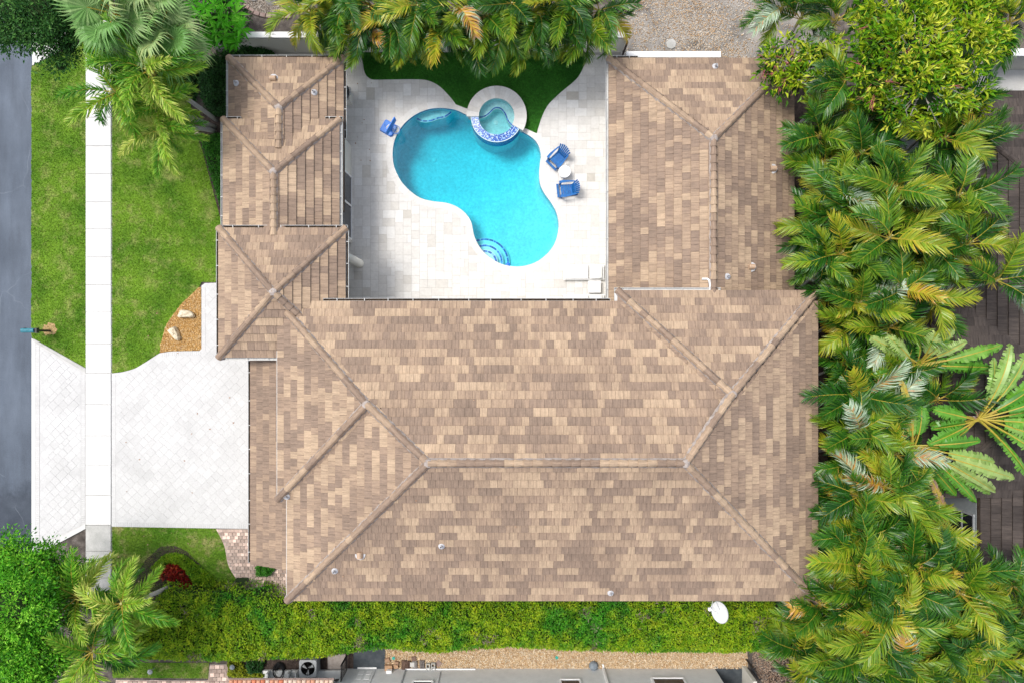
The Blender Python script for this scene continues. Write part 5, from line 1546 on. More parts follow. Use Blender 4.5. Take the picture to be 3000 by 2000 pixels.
# lumpy core
gx_ = np.arange(lo[0]-.3, hi[0]+.3, .3); gy_ = np.arange(lo[1]-.3, hi[1]+.3, .3)
def hedge_h(x, y):
    e = nearest((x, y), hpoly)[0]*(1 if inside((x, y), hpoly) else -1)
    h = HZ*(1-math.exp(-max(0, e+.22)*4.5))
    h += (.40*nz(x, y, .55, 3)+.30*nz(x, y, 1.5, 9)+.12*nz(x, y, 3.4, 2))*min(1, max(.1, e/.7))
    top = P(0, 1790, HZ).y
    h -= max(0, min(1, (y-top)/1.0))*.45*min(1, max(0, e/.6))            # lower beside the house
    return h if e > -.22 else -1
hgrid = np.array([[hedge_h(x, y) for y in gy_] for x in gx_])
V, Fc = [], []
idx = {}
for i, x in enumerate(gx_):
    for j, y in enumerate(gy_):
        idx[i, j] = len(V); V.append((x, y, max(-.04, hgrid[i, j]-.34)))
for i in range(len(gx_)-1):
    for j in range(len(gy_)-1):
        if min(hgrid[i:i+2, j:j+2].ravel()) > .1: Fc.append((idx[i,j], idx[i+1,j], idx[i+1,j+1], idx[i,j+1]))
MB().add(V, Fc).build('dark_core', m_core, hedge)['kind'] = 'stuff'
N_ = 120000
X = rng.uniform(lo[0]-.1, hi[0]+.1, N_); Y = rng.uniform(lo[1]-.1, hi[1]+.1, N_)
fi, fj = (X-gx_[0])/.3, (Y-gy_[0])/.3
i0, j0 = np.clip(fi.astype(int), 0, len(gx_)-2), np.clip(fj.astype(int), 0, len(gy_)-2); u_, v_ = fi-i0, fj-j0
Hh = hgrid[i0, j0]*(1-u_)*(1-v_)+hgrid[i0+1, j0]*u_*(1-v_)+hgrid[i0, j0+1]*(1-u_)*v_+hgrid[i0+1, j0+1]*u_*v_
k = Hh > .06
X, Y, Hh = X[k], Y[k], Hh[k]
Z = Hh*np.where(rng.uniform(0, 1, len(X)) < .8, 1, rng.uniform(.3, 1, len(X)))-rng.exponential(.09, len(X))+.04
ln_ = np.array([noise.noise(Vector((x*2.6, y*2.6, 4)))+.6*noise.noise(Vector((x*6, y*6, 9))) for x, y in zip(X, Y)])
Z += ln_*.10
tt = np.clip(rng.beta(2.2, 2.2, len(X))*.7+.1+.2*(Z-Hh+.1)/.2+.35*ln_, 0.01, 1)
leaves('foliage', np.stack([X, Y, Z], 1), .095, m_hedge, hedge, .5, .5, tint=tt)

tw_ = np.array([noise.noise(Vector((x*.9, y*.9, 31)))+.5*noise.noise(Vector((x*3, y*3, 5))) for x, y in zip(X, Y)]) > .52
o = leaves('twigs', np.stack([X, Y, Z+.03], 1)[tw_][:2000], .13, M('bare_twigs', [(.16,.12,.09), (.34,.28,.23)], 9, .9), hedge, .14, .4)
o['kind'] = 'stuff'
# ---- ground cover and small shrubs
def cover(name, label, cat, px, n, size, h, mat, aspect=.45, lump=.5, group=None, z0=0.):
    t = thing(name, label, cat, P(sum(p[0] for p in px)/len(px), sum(p[1] for p in px)/len(px)), 0, group)
    poly = P2(px, h*.7); a = np.array(poly); lo, hi = a.min(0), a.max(0)
    X = rng.uniform(lo[0], hi[0], n*3); Y = rng.uniform(lo[1], hi[1], n*3); k = inside_np(X, Y, poly); X, Y = X[k][:n], Y[k][:n]
    Hh = np.array([h*(.75+lump*nz(x, y, 1.6, 5)+.25*nz(x, y, 4, 2))*min(1, .35+nearest((x, y), poly)[0]*2.4) for x, y in zip(X, Y)])
    Z = Hh*np.sqrt(rng.uniform(.12, 1, len(X)))
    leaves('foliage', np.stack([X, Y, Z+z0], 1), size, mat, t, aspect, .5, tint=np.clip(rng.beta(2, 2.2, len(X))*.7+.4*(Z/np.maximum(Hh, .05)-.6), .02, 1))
    inn = offset_poly(poly, -.12)
    MB().prism(inn, -.03, h*.35, inset=.06).build('stems', m_core, t)
    return t
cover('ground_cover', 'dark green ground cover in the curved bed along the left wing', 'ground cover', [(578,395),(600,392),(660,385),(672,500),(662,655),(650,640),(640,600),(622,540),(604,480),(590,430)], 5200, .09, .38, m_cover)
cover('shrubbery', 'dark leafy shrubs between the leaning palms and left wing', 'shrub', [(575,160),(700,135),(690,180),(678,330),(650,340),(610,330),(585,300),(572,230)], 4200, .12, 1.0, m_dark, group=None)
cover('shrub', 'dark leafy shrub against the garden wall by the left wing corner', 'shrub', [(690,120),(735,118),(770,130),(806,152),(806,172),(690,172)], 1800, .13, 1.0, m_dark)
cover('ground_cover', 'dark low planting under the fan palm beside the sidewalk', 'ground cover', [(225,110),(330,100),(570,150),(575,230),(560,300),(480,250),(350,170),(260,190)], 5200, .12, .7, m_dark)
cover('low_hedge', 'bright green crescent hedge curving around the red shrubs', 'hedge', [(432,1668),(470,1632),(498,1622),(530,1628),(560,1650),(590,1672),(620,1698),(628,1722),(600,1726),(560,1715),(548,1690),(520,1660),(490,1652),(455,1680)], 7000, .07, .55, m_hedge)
cover('croton', 'red and dark leafed croton inside the crescent hedge', 'shrub', [(455,1690),(478,1655),(515,1655),(540,1680),(535,1705),(490,1705)], 900, .17, .55, m_croton, .35)
cover('croton', 'small red croton nearest the hedge end', 'shrub', [(525,1705),(548,1700),(560,1712),(548,1725),(525,1722)], 350, .15, .4, m_croton, .35)
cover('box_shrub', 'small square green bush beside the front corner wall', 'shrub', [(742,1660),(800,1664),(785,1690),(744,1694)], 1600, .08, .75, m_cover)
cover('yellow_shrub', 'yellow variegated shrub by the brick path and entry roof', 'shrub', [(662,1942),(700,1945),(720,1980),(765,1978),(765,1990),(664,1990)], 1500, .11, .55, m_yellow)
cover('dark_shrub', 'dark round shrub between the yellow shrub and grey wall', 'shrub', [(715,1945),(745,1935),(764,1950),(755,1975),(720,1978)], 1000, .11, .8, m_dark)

# ---- broadleaf trees
def tree(label, base, blobs, n, size, mat, group=None, name='tree', aspect=.45, r=.2, **kw):
    bz = P(*base, 0); t = thing(name, label, 'tree', bz, 0, group)
    tops = [P(b[0], b[1], b[2]) for b in blobs]; c = sum(tops, Vector())/len(tops)
    fork = bz.lerp(Vector((c.x, c.y, c.z)), .5)
    trunk(t, [bz-Vector((0, 0, .04)), bz.lerp(fork, .5)+Vector((.1, .05, 0)), fork], r, r*.7)
    for p in tops:
        trunk(t, [fork, fork.lerp(p, .5)+Vector((U(-.2, .2), U(-.2, .2), .15)), p], r*.5, r*.12, name='limb', n=6)
    canopy('crown', blobs, n, size, mat, t, aspect, **kw)
    return t
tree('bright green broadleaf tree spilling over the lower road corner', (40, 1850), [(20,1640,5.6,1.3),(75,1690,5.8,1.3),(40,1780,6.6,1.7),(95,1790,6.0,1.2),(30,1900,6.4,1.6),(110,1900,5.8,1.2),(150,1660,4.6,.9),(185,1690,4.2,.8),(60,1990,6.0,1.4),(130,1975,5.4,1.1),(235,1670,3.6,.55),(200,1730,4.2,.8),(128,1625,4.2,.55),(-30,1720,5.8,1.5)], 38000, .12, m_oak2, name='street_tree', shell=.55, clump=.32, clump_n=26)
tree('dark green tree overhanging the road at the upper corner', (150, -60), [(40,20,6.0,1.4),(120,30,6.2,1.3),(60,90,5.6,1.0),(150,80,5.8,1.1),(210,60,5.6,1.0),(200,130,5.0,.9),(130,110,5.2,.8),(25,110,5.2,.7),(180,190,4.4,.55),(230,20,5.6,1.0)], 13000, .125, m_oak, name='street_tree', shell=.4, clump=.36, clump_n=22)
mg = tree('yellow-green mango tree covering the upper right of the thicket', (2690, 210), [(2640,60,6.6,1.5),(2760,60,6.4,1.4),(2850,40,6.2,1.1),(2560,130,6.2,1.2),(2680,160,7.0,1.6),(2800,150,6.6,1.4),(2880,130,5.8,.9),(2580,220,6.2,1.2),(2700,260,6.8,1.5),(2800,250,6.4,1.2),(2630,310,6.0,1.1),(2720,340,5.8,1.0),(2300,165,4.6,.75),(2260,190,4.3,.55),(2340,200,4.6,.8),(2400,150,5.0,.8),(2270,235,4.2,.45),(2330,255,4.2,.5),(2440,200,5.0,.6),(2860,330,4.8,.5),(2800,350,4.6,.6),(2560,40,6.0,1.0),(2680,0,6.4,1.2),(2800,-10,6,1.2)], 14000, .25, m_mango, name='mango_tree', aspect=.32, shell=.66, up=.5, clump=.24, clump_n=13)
twb = MB()
for _ in range(110):
    q = random.choice([(2640,60,6.6,1.5),(2760,60,6.4,1.4),(2680,160,7.0,1.6),(2800,150,6.6,1.4),(2700,260,6.8,1.5),(2580,220,6.2,1.2),(2300,165,4.6,.75),(2800,250,6.4,1.2)])
    c = P(q[0], q[1], q[2]); d = Vector((random.gauss(0,1), random.gauss(0,1), abs(random.gauss(0,.7)))).normalized(); d.z *= .6
    p1 = c+d*q[3]*U(.75, 1.0); e = Vector((U(-1,1), U(-1,1), U(-.2,.3)))*.35
    twb.tube([c+d*q[3]*.25, p1, p1+e], [.03, .018, .008], 4)
    twb.tube([p1.lerp(c, .3), p1+Vector((U(-.4,.4), U(-.4,.4), .1))], [.014, .006], 4)
twb.build('twigs', M('grey_twig', [(.20,.18,.16), (.32,.30,.27)], 6, .9), mg)['kind'] = 'stuff'
pb = MB()
for _ in range(70):
    q = random.choice([(2300,165,4.6,.75),(2260,190,4.3,.55),(2340,200,4.6,.8),(2270,235,4.2,.45),(2330,255,4.2,.5),(2700,260,6.8,1.5),(2580,220,6.2,1.2),(2640,60,6.6,1.5)])
    c = P(q[0], q[1], q[2]); d = Vector((random.gauss(0,1)-.4, random.gauss(0,1), abs(random.gauss(0,.6)))).normalized()
    p0 = c+d*q[3]*.8; p1 = c+d*q[3]*U(1.1, 1.4)
    pb.tube([p0, p0.lerp(p1, .6)+Vector((0,0,.06)), p1], [.012, .01, .006], 4)
    for k in range(3): pb.tube([p0.lerp(p1, .5), p1+Vector((U(-.15,.15), U(-.15,.15), U(-.1,.1)))], [.01, .006], 4)
pb.build('panicles', m_pink, mg)['kind'] = 'stuff'
# rosette shrub (long bright leaves radiating from every tip)
rs_ = thing('rosette_shrub', 'bright green shrub with star-shaped leaf clusters beside the gravel circle', 'shrub', P(640, 80))
canopy('under_leaves', [(570,40,1.7,.7),(640,60,1.8,.8),(690,60,1.5,.6),(600,110,1.5,.6),(680,120,1.4,.55),(650,10,1.8,.7)], 3600, .14, m_dark, rs_, .4)
Cc, Dd, Tt = [], [], []
for (px, py) in [(542,20),(565,35),(530,45),(600,25),(628,15),(655,22),(588,45),(612,60),(640,45),(668,50),(690,40),(712,60),(640,75),(665,80),(690,72),(708,85),(632,100),(655,110),(678,118),(605,95),(590,110),(620,125),(695,125),(668,135),(560,10),(640,-5),(690,5),(600,-5),(612,118),(700,105),(650,62)]:
    c = P(px, py, U(2.1, 2.6)); m_ = random.randint(8, 11); s0 = U(0, 6.3); base = U(.2, .8)
    for k in range(m_):
        w = s0+2*math.pi*k/m_+U(-.12, .12); pt = U(-.1, .55)
        Cc.append(c); Dd.append((math.cos(w)*math.cos(pt), math.sin(w)*math.cos(pt), math.sin(pt))); Tt.append(min(1, max(0, base+U(-.2, .25))))
leaves('rosettes', Cc, .42, m_rosette, rs_, .26, .85, .22, np.array(Tt), np.array(Dd))

# ------------------------------------------------------------------ palms
def frond_mesh(name, L=1.9, n=27, ll=.44, lw=.05, arch=1.1, dih=.55, droop=.35, plume=0., seed=0, mat=None, wind=(0, 0), up0=0., petiole=.16):
    r = random.Random(seed); V, Fc, T, Mi = [], [], [], []
    ctr = []; a = up0; x = z = 0.; y = 0.; st = 24
    for i in range(st+1):
        ctr.append(Vector((x, y, z))); a2 = a-arch*(i/st)**1.4
        x += math.cos(a2)*L/st; z += math.sin(a2)*L/st; y += wind[0]*(i/st)*L/st
    def at_(t):
        f = t*st; i = min(st-1, int(f)); return ctr[i].lerp(ctr[i+1], f-i), (ctr[i+1]-ctr[i]).normalized()
    def addf(vs, fs, t, m):
        b = len(V); V.extend(vs)
        for f in fs: Fc.append([b+k for k in f]); T.append(t); Mi.append(m)
    # rachis as a three-sided rib
    vs = []
    for i in range(13):
        p, d = at_(i/12); w = .022*(1-.8*i/12)+.004
        vs += [p+Vector((0, w, 0)), p+Vector((0, 0, w*.9)), p+Vector((0, -w, 0))]
    addf(vs, [(3*i+k, 3*i+3+k, 3*i+3+k+1, 3*i+k+1) for i in range(12) for k in (0, 1)], 0., 1)
    for i in range(n):
        t = petiole+(1-petiole)*(i+.5)/n; p, d = at_(t)
        prof = math.sin(math.pi*min(1, (.14+.86*(t-petiole)/(1-petiole))**.75*.90))
        for s in (-1, 1):
            l = ll*(.30+.78*prof)*r.uniform(.82, 1.12); w = lw*(.6+.5*prof)*r.uniform(.8, 1.15)
            lat = Vector((0, s, 0)); up = lat.cross(d)*s
            if up.z < 0: up = -up
            e = dih+r.gauss(0, .17)
            if plume: e = r.uniform(-1.2, 1.5)*plume+dih*(1-plume)
            fw = .55+.85*t+r.gauss(0, .12)
            q = (lat*math.cos(e)+up*math.sin(e)+d*fw).normalized()
            g = droop*r.uniform(.5, 1.5)
            q1 = (q+Vector((wind[1]*.4, 0, 0))-Vector((0, 0, g*.35))).normalized()
            q2 = (q+Vector((wind[1], 0, 0))-Vector((0, 0, g*1.3))+Vector((r.gauss(0,.1), r.gauss(0,.1), 0))).normalized()
            m1 = p+q*l*.38; m2 = m1+q1*l*.32; tp = m2+q2*l*.34
            sd = (d-q*d.dot(q)).normalized()
            tw = r.gauss(0, .5)
            sd = (sd+q.cross(sd)*tw).normalized()
            if plume: sd = (sd+Vector((r.uniform(-.6,.6), r.uniform(-.6,.6), r.uniform(-.6,.6)))).normalized()
            tv = r.gauss(0, .06)+.05*max(0, t-.6)
            addf([p-sd*w*.4, p+sd*w*.4, m1+sd*w*.5, m1-sd*w*.5], [(0,1,2,3)], tv, 0)
            addf([m1-sd*w*.5, m1+sd*w*.5, m2+sd*w*.34, m2-sd*w*.34], [(0,1,2,3)], tv+(.06 if plume else .04), 0)
            addf([m2-sd*w*.34, m2+sd*w*.34, tp], [(0,1,2)], tv+(.24 if plume else .09), 0)
    me = bpy.data.meshes.new(name); me.from_pydata(V, [], Fc)
    me.materials.append(mat or m_frond); me.materials.append(m_rachis)
    me.polygons.foreach_set('material_index', Mi)
    at2 = me.attributes.new('tint', 'FLOAT', 'FACE'); at2.data.foreach_set('value', T)
    me.update(); return me
FR = [frond_mesh('frond', 1.95, 36, .64, .050, a, d, dr, seed=i, wind=w) for i, (a, d, dr, w) in enumerate(((1.0,.55,.35,(0,0)), (1.5,.45,.5,(.12,0)), (.6,.75,.25,(-.1,0)), (1.9,.4,.6,(-.2,0)), (1.2,.95,.3,(.2,0)), (.9,.2,.4,(.05,0))))]
PF = [frond_mesh('frond', 2.3, 62, .52, .05, a, .3, dr, plume=.8, seed=20+i, mat=m_plume, wind=w, petiole=.1) for i, (a, dr, w) in enumerate(((1.2,.4,(.25,.2)), (1.7,.5,(-.2,.3)), (.8,.35,(.1,.2)), (2.1,.5,(.3,.1))))]
def tint_pick(kind):
    x = random.random()
    if kind == 'gold':   # sunny, yellowing palms
        return U(.34,.52) if x < .34 else U(.03,.30) if x < .93 else U(.54,.66) if x < .97 else U(.74,.81)
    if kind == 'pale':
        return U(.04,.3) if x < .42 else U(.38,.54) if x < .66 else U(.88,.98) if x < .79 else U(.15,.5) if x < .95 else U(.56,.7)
    if kind == 'deep':
        return U(.05,.3) if x < .75 else U(.3,.5) if x < .93 else U(.66,.8)
    return U(.02,.20) if x < .54 else U(.20,.40) if x < .84 else U(.40,.53) if x < .95 else U(.56,.68) if x < .965 else U(.76,.82) if x < .98 else U(.89,.97)
def palm(label, px, py, z, L, nf, kind='mix', lean=(0, 0), spread=(75, -18), meshes=None, base=None, group='palms', name='areca_palm', az0=None, azr=math.tau, tr=.055, flower=False, size=1.0, ring=True):
    top = P(px, py, z)
    if base is None:
        bz = Vector((top.x-lean[0]+U(-.25, .25), top.y-lean[1]+U(-.25, .25), -.04))
    else: bz = Vector((*P(*base)[:2], -.04))
    t = thing(name, label, 'palm tree', (bz.x, bz.y, 0), 0, group)
    mid = bz.lerp(top, .5)+Vector((U(-.1, .1), U(-.1, .1), 0))
    if base is not None: mid = Vector((bz.x*.65+top.x*.35, bz.y*.65+top.y*.35, top.z*.55))
    pts = []
    for i in range(9):
        f = i/8; pts.append(bz*(1-f)**2+mid*2*f*(1-f)+top*f*f)
    trunk(t, pts, tr*1.25, tr, m_trunk, 8)
    o = MB().tube([pts[-2].lerp(pts[-1], .3), pts[-1], top+(pts[-1]-pts[-2]).normalized()*.35], [tr*1.05, tr*1.25, tr*.6], 8).build('crownshaft', m_cshaft, t)
    s0 = U(0, math.tau) if az0 is None else az0
    for i in range(nf):
        f = i/max(1, nf-1)
        a = s0+(2.39996*i if azr >= math.tau-.01 else azr*(((i*.618) % 1)-.5))+U(-.2, .2)
        el = RAD(spread[0]+(spread[1]-spread[0])*f**.85+U(-9, 9))
        k = random.randrange(len(meshes or FR)); me = (meshes or FR)[k]
        s = L/(1.95 if meshes is None else 2.3)*U(.85, 1.08)*(.8+.25*math.sin(math.pi*min(1, f+.25)))
        R_ = Matrix.Rotation(a, 3, 'Z') @ Matrix.Rotation(-el, 3, 'Y') @ Matrix.Rotation(U(-.6, .6), 3, 'X')
        o = link('frond', me, t, top-Vector((bz.x, bz.y, 0))+Vector((math.cos(a), math.sin(a), 0))*tr*.6+Vector((0, 0, .18*(1-f))), R_.to_euler())
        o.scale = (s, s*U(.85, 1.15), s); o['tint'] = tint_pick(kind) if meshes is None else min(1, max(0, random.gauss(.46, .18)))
    if flower:
        fb = MB(); c = top-Vector((0, 0, .15))
        for k in range(26):
            w = U(0, 6.28); e = U(-.7, .5); q = Vector((math.cos(w)*math.cos(e), math.sin(w)*math.cos(e), math.sin(e)))
            fb.tube([c, c+q*U(.25, .42)], [.012, .006], 4)
        fb.build('flower_spray', m_flower, t)
    return t
m_cshaft = M('crownshaft', [(.34,.30,.06), (.42,.40,.22)], 6, .6)
m_flower = M('flower_spray', [(.42,.32,.02), (.52,.42,.04)], 8, .7)
ORD = ['first', 'second', 'third', 'fourth', 'fifth', 'sixth', 'seventh', 'eighth', 'ninth', 'tenth', 'eleventh']
# palms behind the garden wall, leaning out over the turf
wallp = [(912,38,3.6,'gold'),(985,60,3.4,'gold'),(1010,5,4.2,'mix'),(1075,92,3.2,'gold'),(1085,25,4.2,'mix'),(1150,60,3.9,'gold'),(1205,98,3.3,'gold'),(1225,20,4.4,'mix'),(1290,70,3.7,'gold'),(1335,20,4.5,'mix'),(1385,92,3.4,'mix'),(1420,45,4.0,'gold'),(1470,78,3.6,'gold'),(1500,15,4.4,'mix'),(1545,100,3.3,'mix'),(1575,45,4.1,'gold'),(1640,80,3.5,'mix'),(1655,15,4.4,'mix'),(1715,70,3.5,'deep'),(1755,35,4.0,'gold')]
for q, (px, py, z, kd) in enumerate(sorted(wallp)):
    palm(f'{"yellowing" if kd == "gold" else "green"} areca palm over the garden wall, {ORD[q] if q < 10 else ORD[19-q]} counting from the {"gravel circle" if q < 10 else "sandy yard"}',
         px, py, z, U(1.7, 2.1), 13, kd, (0, -.9), (62, -45), az0=-math.pi/2, azr=4.6, group='areca palms behind the garden wall')
# the thicket on the right
thick_ = [(2278,26,4.6),(2330,60,4.4),(2436,64,5.2),(2474,239,5.6),(2387,402,5.0),(2519,453,5.8),(2615,556,6.2),(2436,564,5.0),(2496,620,5.4),(2803,577,5.8),(2760,410,5.6),(2953,70,5.4),(2845,430,5.2),(2800,300,5.4),(2459,746,5.6),(2397,768,5.2),(2602,699,6.3),(2833,716,5.8),(2632,853,5.8),(2513,891,5.6),(2915,823,5.9),(2726,729,5.8),(2705,870,5.4),(2555,850,5.2),(2470,1156,5.2),(2470,1260,5.4),(2560,1285,5.4),(2466,1556,5.4),(2598,1428,6.0),(2513,1450,5.4),(2632,1475,5.8),(2525,1569,5.6),(2466,1757,5.2),(2363,1770,4.9),(2504,1655,5.6),(2667,1655,5.8),(2790,1676,5.8),(2808,1736,5.6),(2543,1706,5.6),(2654,1723,5.8),(2607,1809,5.8),(2491,1920,5.2),(2402,1924,4.8),(2641,1928,5.6),(2782,1941,5.6),(2961,1715,5.2),(2902,1834,5.4),(2940,1894,5.4),(2974,1791,5.2),(2330,1830,4.2),(2705,1843,5.8),(2897,1928,5.4),(2825,1887,5.6),(2555,1864,5.4),
 (2400,480,4.2),(2450,330,4.4),(2400,660,4.2),(2560,640,4.8),(2680,620,5.0),(2550,760,4.6),(2680,780,4.8),(2780,640,4.8),(2450,960,4.2),(2440,850,4.4),(2600,960,4.8),(2440,1060,4.2),(2440,1360,4.4),(2540,1370,4.6),(2440,1470,4.4),(2600,1560,4.8),(2440,1650,4.4),(2560,1750,4.6),(2420,1850,4.2),(2740,1770,4.8),(2680,1900,4.8),(2560,1960,4.6),(2330,1980,4.0),(2470,1990,4.6),(2720,1990,5.0),(2860,1990,5.0),(2300,1900,3.6),(2620,1330,5.0),(2700,1560,5.0),(2590,340,4.4),(2740,1170,4.6),(2590,1180,4.8),(2620,1090,4.6)]
thick = [(x+(42 if y > 860 and x < 2500 else 12 if x < 2450 else 0), y, z) for x, y, z in thick_]
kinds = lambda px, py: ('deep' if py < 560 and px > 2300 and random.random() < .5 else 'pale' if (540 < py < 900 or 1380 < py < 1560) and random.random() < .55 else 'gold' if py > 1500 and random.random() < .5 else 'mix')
ROWS = [(150,'the grey sandy yard'),(300,'the garden wall turf'),(440,'the blue adirondack chairs'),(540,'the lower blue chair'),(640,'the pool middle'),(730,'the pool steps'),(800,'the sun loungers'),(880,'the main roof upper gutter'),(1000,'the yellow gravel bed'),(1200,'the roof left ridge fork'),(1320,'the main ridge line'),(1440,'just below the main ridge'),(1530,'the driveway bottom edge'),(1620,'the brick path top'),(1690,'the red crotons'),(1740,'the lowest tan eave'),(1800,'the satellite dish'),(1870,'the hedge middle'),(1935,'the hedge lower edge'),(3000,'the grey stucco wall')]
bins = {}
for p in thick:
    for k, (lim, nm) in enumerate(ROWS):
        if p[1] < lim: bins.setdefault(k, []).append(p); break
for k, lst in bins.items():
    for q, (px, py, z) in enumerate(sorted(lst)):
        kd = kinds(px, py)
        ad = {'deep': 'deep green', 'pale': 'silvery', 'gold': 'golden green', 'mix': 'green'}[kd]
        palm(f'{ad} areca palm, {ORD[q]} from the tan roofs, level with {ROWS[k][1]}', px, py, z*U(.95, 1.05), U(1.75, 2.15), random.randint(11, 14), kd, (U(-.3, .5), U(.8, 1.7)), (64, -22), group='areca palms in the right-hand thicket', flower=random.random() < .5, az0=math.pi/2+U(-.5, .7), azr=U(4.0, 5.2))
cover('undergrowth', 'dark undergrowth below the palms in the right-hand thicket', 'undergrowth', [(2385,420),(2560,380),(2690,420),(2690,1500),(2760,1700),(2760,1990),(2330,1990),(2320,1900),(2300,1760),(2440,1740),(2440,900)], 7000, .24, 1.2, m_oak, .4, .6)
# the leaning trio on the front lawn
palm('leaning feathery palm with the tallest curved trunk, nearest the fan palm', 440, 212, 5.6, 2.5, 17, meshes=PF, base=(634,352), spread=(60,-40), name='feathery_palm', group='leaning feathery palms on the front lawn', tr=.085)
palm('leaning feathery palm reaching farthest left over the sidewalk', 345, 275, 5.2, 2.4, 16, meshes=PF, base=(630,372), spread=(55,-45), name='feathery_palm', group='leaning feathery palms on the front lawn', tr=.085)
palm('leaning feathery palm with the lowest crown over open lawn', 480, 382, 4.4, 2.1, 14, meshes=PF, base=(628,384), spread=(55,-40), name='feathery_palm', group='leaning feathery palms on the front lawn', tr=.085)
palm('small feathery palm crown above the middle of the leaning trunks', 470, 318, 4.6, 1.9, 12, meshes=PF, base=(622,378), spread=(60,-30), name='feathery_palm', group='leaning feathery palms on the front lawn', tr=.07)
palm('feathery palm beside the red crotons and crescent hedge', 362, 1765, 5.6, 2.1, 17, meshes=PF, base=(500,1715), spread=(60,-40), name='feathery_palm', group='feathery palms at the lower sidewalk', tr=.09)
palm('feathery palm nearest the bright green street tree', 235, 1745, 5.2, 2.4, 16, meshes=PF, base=(300,1735), spread=(58,-40), name='feathery_palm', group='feathery palms at the lower sidewalk', tr=.085)
palm('feathery palm lowest of three by the hedge end', 275, 1905, 5.6, 2.6, 17, meshes=PF, base=(345,1870), spread=(60,-40), name='feathery_palm', group='feathery palms at the lower sidewalk', tr=.085)
# fan palms
def fan_mesh(name, R_=1.15, n=36, pet=1.1, seed=0, cup=.35, dr=.35):
    r = random.Random(seed); mb = MB()
    mb.tube([(0,0,0), (pet*.5, 0, .05), (pet, 0, 0)], [.03, .022, .018], 5, m=1)
    c = Vector((pet, 0, 0))
    for i in range(n):
        a = (i/(n-1)-.5)*RAD(300); w = RAD(300)/n*.62
        d = Vector((math.cos(a), math.sin(a), cup*(abs(a)/2.6)-.05)).normalized()
        l = R_*(.72+.28*math.cos(a*.55))*r.uniform(.93, 1.05)
        sd = Vector((-math.sin(a), math.cos(a), 0))
        p1 = c+d*l*.55; bend = Vector((r.uniform(-.12, .12), r.uniform(-.12, .12), -dr*r.uniform(.4, 1.6)))
        p2 = c+d*l*.8+bend*l*.25; p3 = c+d*l*.98+bend*l*.8
        hw = w*l*.55
        zig = Vector((0, 0, .018*(1 if i % 2 else -1)))
        t = r.uniform(-.12, .12)
        mb.add([c, p1-sd*hw+zig, p1+sd*hw-zig, p2+sd*hw*.5, p2-sd*hw*.5, p3], [(0,1,2), (1,4,3,2), (4,5,3)], None, t)
    return mb.mesh(name, [m_fan, m_rachis])
FN = [fan_mesh('fan_leaf', s=0) if False else fan_mesh('fan_leaf', 1.2, 38, 1.15, i, c, d) for i, (c, d) in enumerate(((.3,.35), (.6,.6), (.1,.8)))]
def fan_palm(label, px, py, z, n, s, base):
    top = P(px, py, z); bz = P(*base)
    t = thing('fan_palm', label, 'palm tree', bz, 0, 'silvery fan palms by the sidewalk')
    trunk(t, [bz-Vector((0,0,.04)), bz.lerp(top, .5), top], .17, .13, m_trunk, 9)
    for i in range(n):
        f = i/(n-1); a = 2.39996*i+U(-.2, .2); el = RAD(70-95*f**.8+U(-8, 8))
        R_ = Matrix.Rotation(a, 3, 'Z') @ Matrix.Rotation(-el, 3, 'Y') @ Matrix.Rotation(U(-.4, .4), 3, 'X')
        o = link('fan_leaf', random.choice(FN), t, top-bz, R_.to_euler()); q = s*U(.85, 1.1); o.scale = (q, q, q); o['tint'] = U(.2, .75)
fan_palm('silvery fan palm crown nearest the street corner', 345, 45, 6.2, 17, .95, (400, 60))
fan_palm('silvery fan palm crown nearest the bright rosette shrub', 470, 95, 5.6, 16, .9, (500, 120))
fan_palm('silvery fan palm crown cut by the upper photo edge', 440, -30, 6.0, 13, .95, (470, -20))
# giant paddle-leaf palms
def paddle(parent, b, tip, W, t0, torn=.25, seed=0, droop=.5, pet=.42, roll=0.):
    """b, tip: world points; petiole then a torn paddle blade drooping to the tip"""
    r = random.Random(seed); b, tip = Vector(b), Vector(tip); d = tip-b; L = d.length
    def pos(t): return b.lerp(tip, t)+Vector((0, 0, 1))*droop*4*t*(1-t)*L*.18
    w0 = wloc(parent); mb = MB(); side = d.cross(Vector((0, 0, 1))).normalized(); side = (Matrix.Rotation(roll, 3, d.normalized()) @ side)
    nrm = side.cross(d.normalized())
    mb.tube([pos(t/10) for t in range(11)], [.045-.0036*t for t in range(11)], 5, m=1)
    n = 17
    for s in (-1, 1):
        i = 0; T_ = [pet+(1-pet)*k/n for k in range(n+1)]
        off = U(-.02, .02)
        for k in range(n):
            ta, tb_ = T_[k], T_[k+1]; fa, fb = k/n, (k+1)/n
            prof = lambda f: W*(max(0, math.sin(math.pi*min(1, .08+f*.9)))**.55)*(1 if f < 1 else .3)
            gap = .012 if r.random() < torn else 0
            pa, pb_ = pos(ta), pos(tb_); dn = r.uniform(.0, .5) if r.random() < torn else .06
            sw = d.normalized()*.10*W*2
            ej = r.uniform(.84, 1.04)
            qa, qb = pa+side*s*prof(fa)*ej+sw-nrm*dn*W, pb_+side*s*prof(fb)*ej+sw-nrm*dn*W
            if gap: qb = qb-(qb-qa)*r.uniform(.25, .75)
            ma, mb2 = pa+side*s*prof(fa)*.5+sw*.5+nrm*.10*W, pb_+side*s*prof(fb)*.5+sw*.5+nrm*.10*W
            mb.add([pa, pb_, mb2, ma, qb, qa], [(0,1,2,3), (3,2,4,5)], None, r.uniform(-.07, .07))
    o = mb.build('paddle_leaf', [m_paddle, m_rachis], parent); o['tint'] = t0
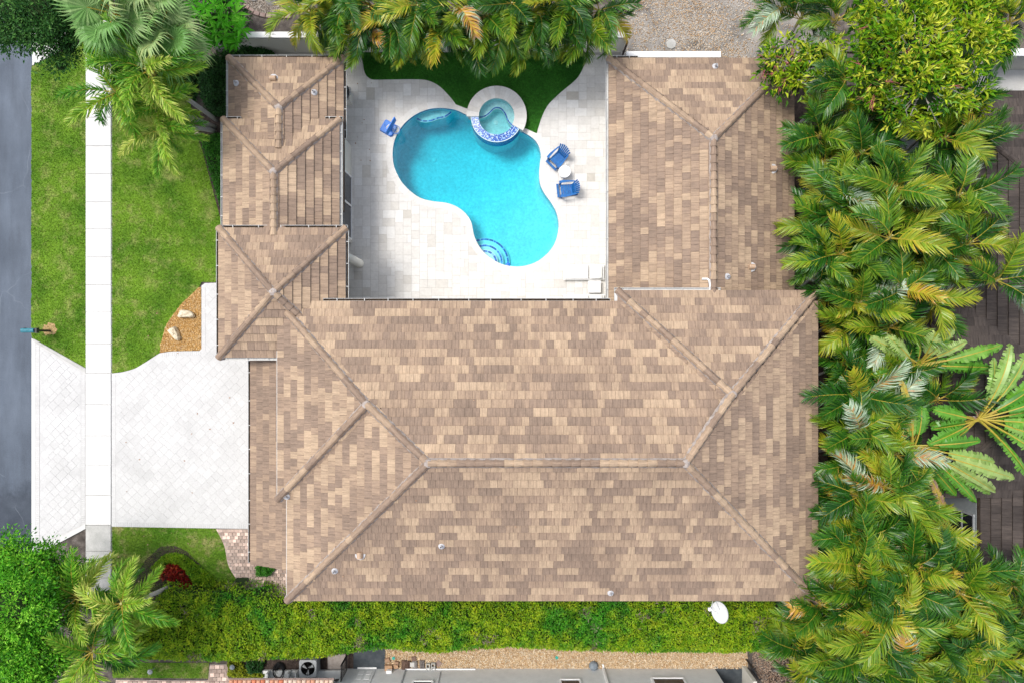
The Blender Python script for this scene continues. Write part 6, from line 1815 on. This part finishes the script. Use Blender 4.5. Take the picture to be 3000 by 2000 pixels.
def paddles(label, hub, hz_, lv, W=.30):
    b = P(hub[0], hub[1], 0); t = thing('paddle_palm', label, 'palm tree', b, 0, 'giant paddle-leaf palms over the dark roof')
    h = P(hub[0], hub[1], hz_); hb = P(hub[0], hub[1], hz_)
    trunk(t, [b, Vector((h.x, h.y, hz_-.3))], .14, .12, m_trunk, 9)
    kb = MB()
    for k in range(9):
        a = U(0, 6.28); kb.tube([h, h+Vector((math.cos(a)*U(.2,.45), math.sin(a)*U(.2,.45), U(-.3, .1)))], [.05, .01], 5)
    kb.build('dry_sheath', m_husk, t)
    for i, (tx, ty, tz, t0, *o) in enumerate(lv):
        if t0 < .9:
            q = P(tx, ty, tz); a2 = U(-.28, .28); dd = q-h; dd.z = 0; dd = Matrix.Rotation(a2, 3, 'Z') @ dd
            paddle(t, h+Vector((0, 0, -.15)), h+dd*U(.7, .95)+Vector((0, 0, tz-hz_-U(.3, .8))), W*U(.75, 1.0), min(.8, max(.05, t0+U(-.3, .2))), .7, i+3+hub[0], U(.4, .9), U(.24, .34), U(-.8, .8))
        paddle(t, h+Vector((U(-.1,.1), U(-.1,.1), U(-.1, .1))), P(tx, ty, tz), W*U(.85, 1.1)*(o[0] if o else 1), t0, .75, i+hub[0], U(.3, .7), U(.26, .36), U(-.6, .6))
paddles('giant paddle-leaf palm with leaves sweeping right over the roof valley', (2690, 1068), 5.2, [(2935,1010,5.8,.45),(2900,1075,5.4,.25),(2790,965,6.4,.7),(2740,975,6.4,.72),(2830,1000,6.2,.68),(2600,985,6.0,.72),(2550,990,5.8,.7),(2560,1100,5.4,.2),(2640,1160,5.2,.25),(2930,1090,5.0,.3)])
paddles('giant paddle-leaf palm with a fan of long pale stalks at the photo edge', (2868, 1228), 5.6, [(2960,1010,6.2,.6),(3010,1030,6.2,.55),(3040,1100,6.0,.4),(3090,1180,6.0,.3),(3100,1240,6.2,.45),(3100,1300,6.0,.5),(3080,1360,5.6,.45),(2720,1300,5.8,.3),(2735,1200,5.8,.35),(2730,1255,5.6,.22),(3020,1410,5.2,.4),(3090,1150,6.4,.15)], .32)
paddles('giant paddle-leaf palm with pale ribbed leaves hanging over dark roof tiles', (2676, 1308), 5.4, [(2912,1352,5.6,.62),(2970,1400,5.4,.68),(2915,1440,5.0,.7),(2860,1470,4.8,.3),(2800,1450,4.8,.25),(2870,1290,6.0,.2),(2660,1180,5.8,.5),(2700,1190,5.8,.3),(2560,1240,5.4,.35),(2780,1560,4.4,.97,.7),(2640,1110,6.0,.86,.8)], .30)
# fallen leaves on the paving
lv = MB()
for _ in range(40):
    px, py = random.choice([(U(330,730),U(1100,1530)),(U(1040,1780),U(620,880)),(U(1040,1100),U(200,500)),(U(330,640),U(1560,1700)),(U(330,600),U(700,1050)),(U(950,1790),U(1100,1700))])
    z = .04 if not (950 < px < 1790 and py > 900) else None
    p = roof_z(px, py)+Vector((0, 0, .11)) if z is None else P(px, py, z)
    a = U(0, 6.28); l = U(.05, .12)
    d = Vector((math.cos(a), math.sin(a), 0)); s = Vector((-d.y, d.x, 0))*l*.3
    lv.add([p, p+d*l*.5+s+Vector((0,0,.01)), p+d*l, p+d*l*.5-s+Vector((0,0,.01))], [(0,1,2,3)])
o = lv.build('fallen_leaves', m_husk, None); tag(o, 'scattered small brown fallen leaves on roof and paving', 'leaves', kind='stuff')
print('TRIS', sum(len(p.vertices)-2 for me in bpy.data.meshes for p in me.polygons))
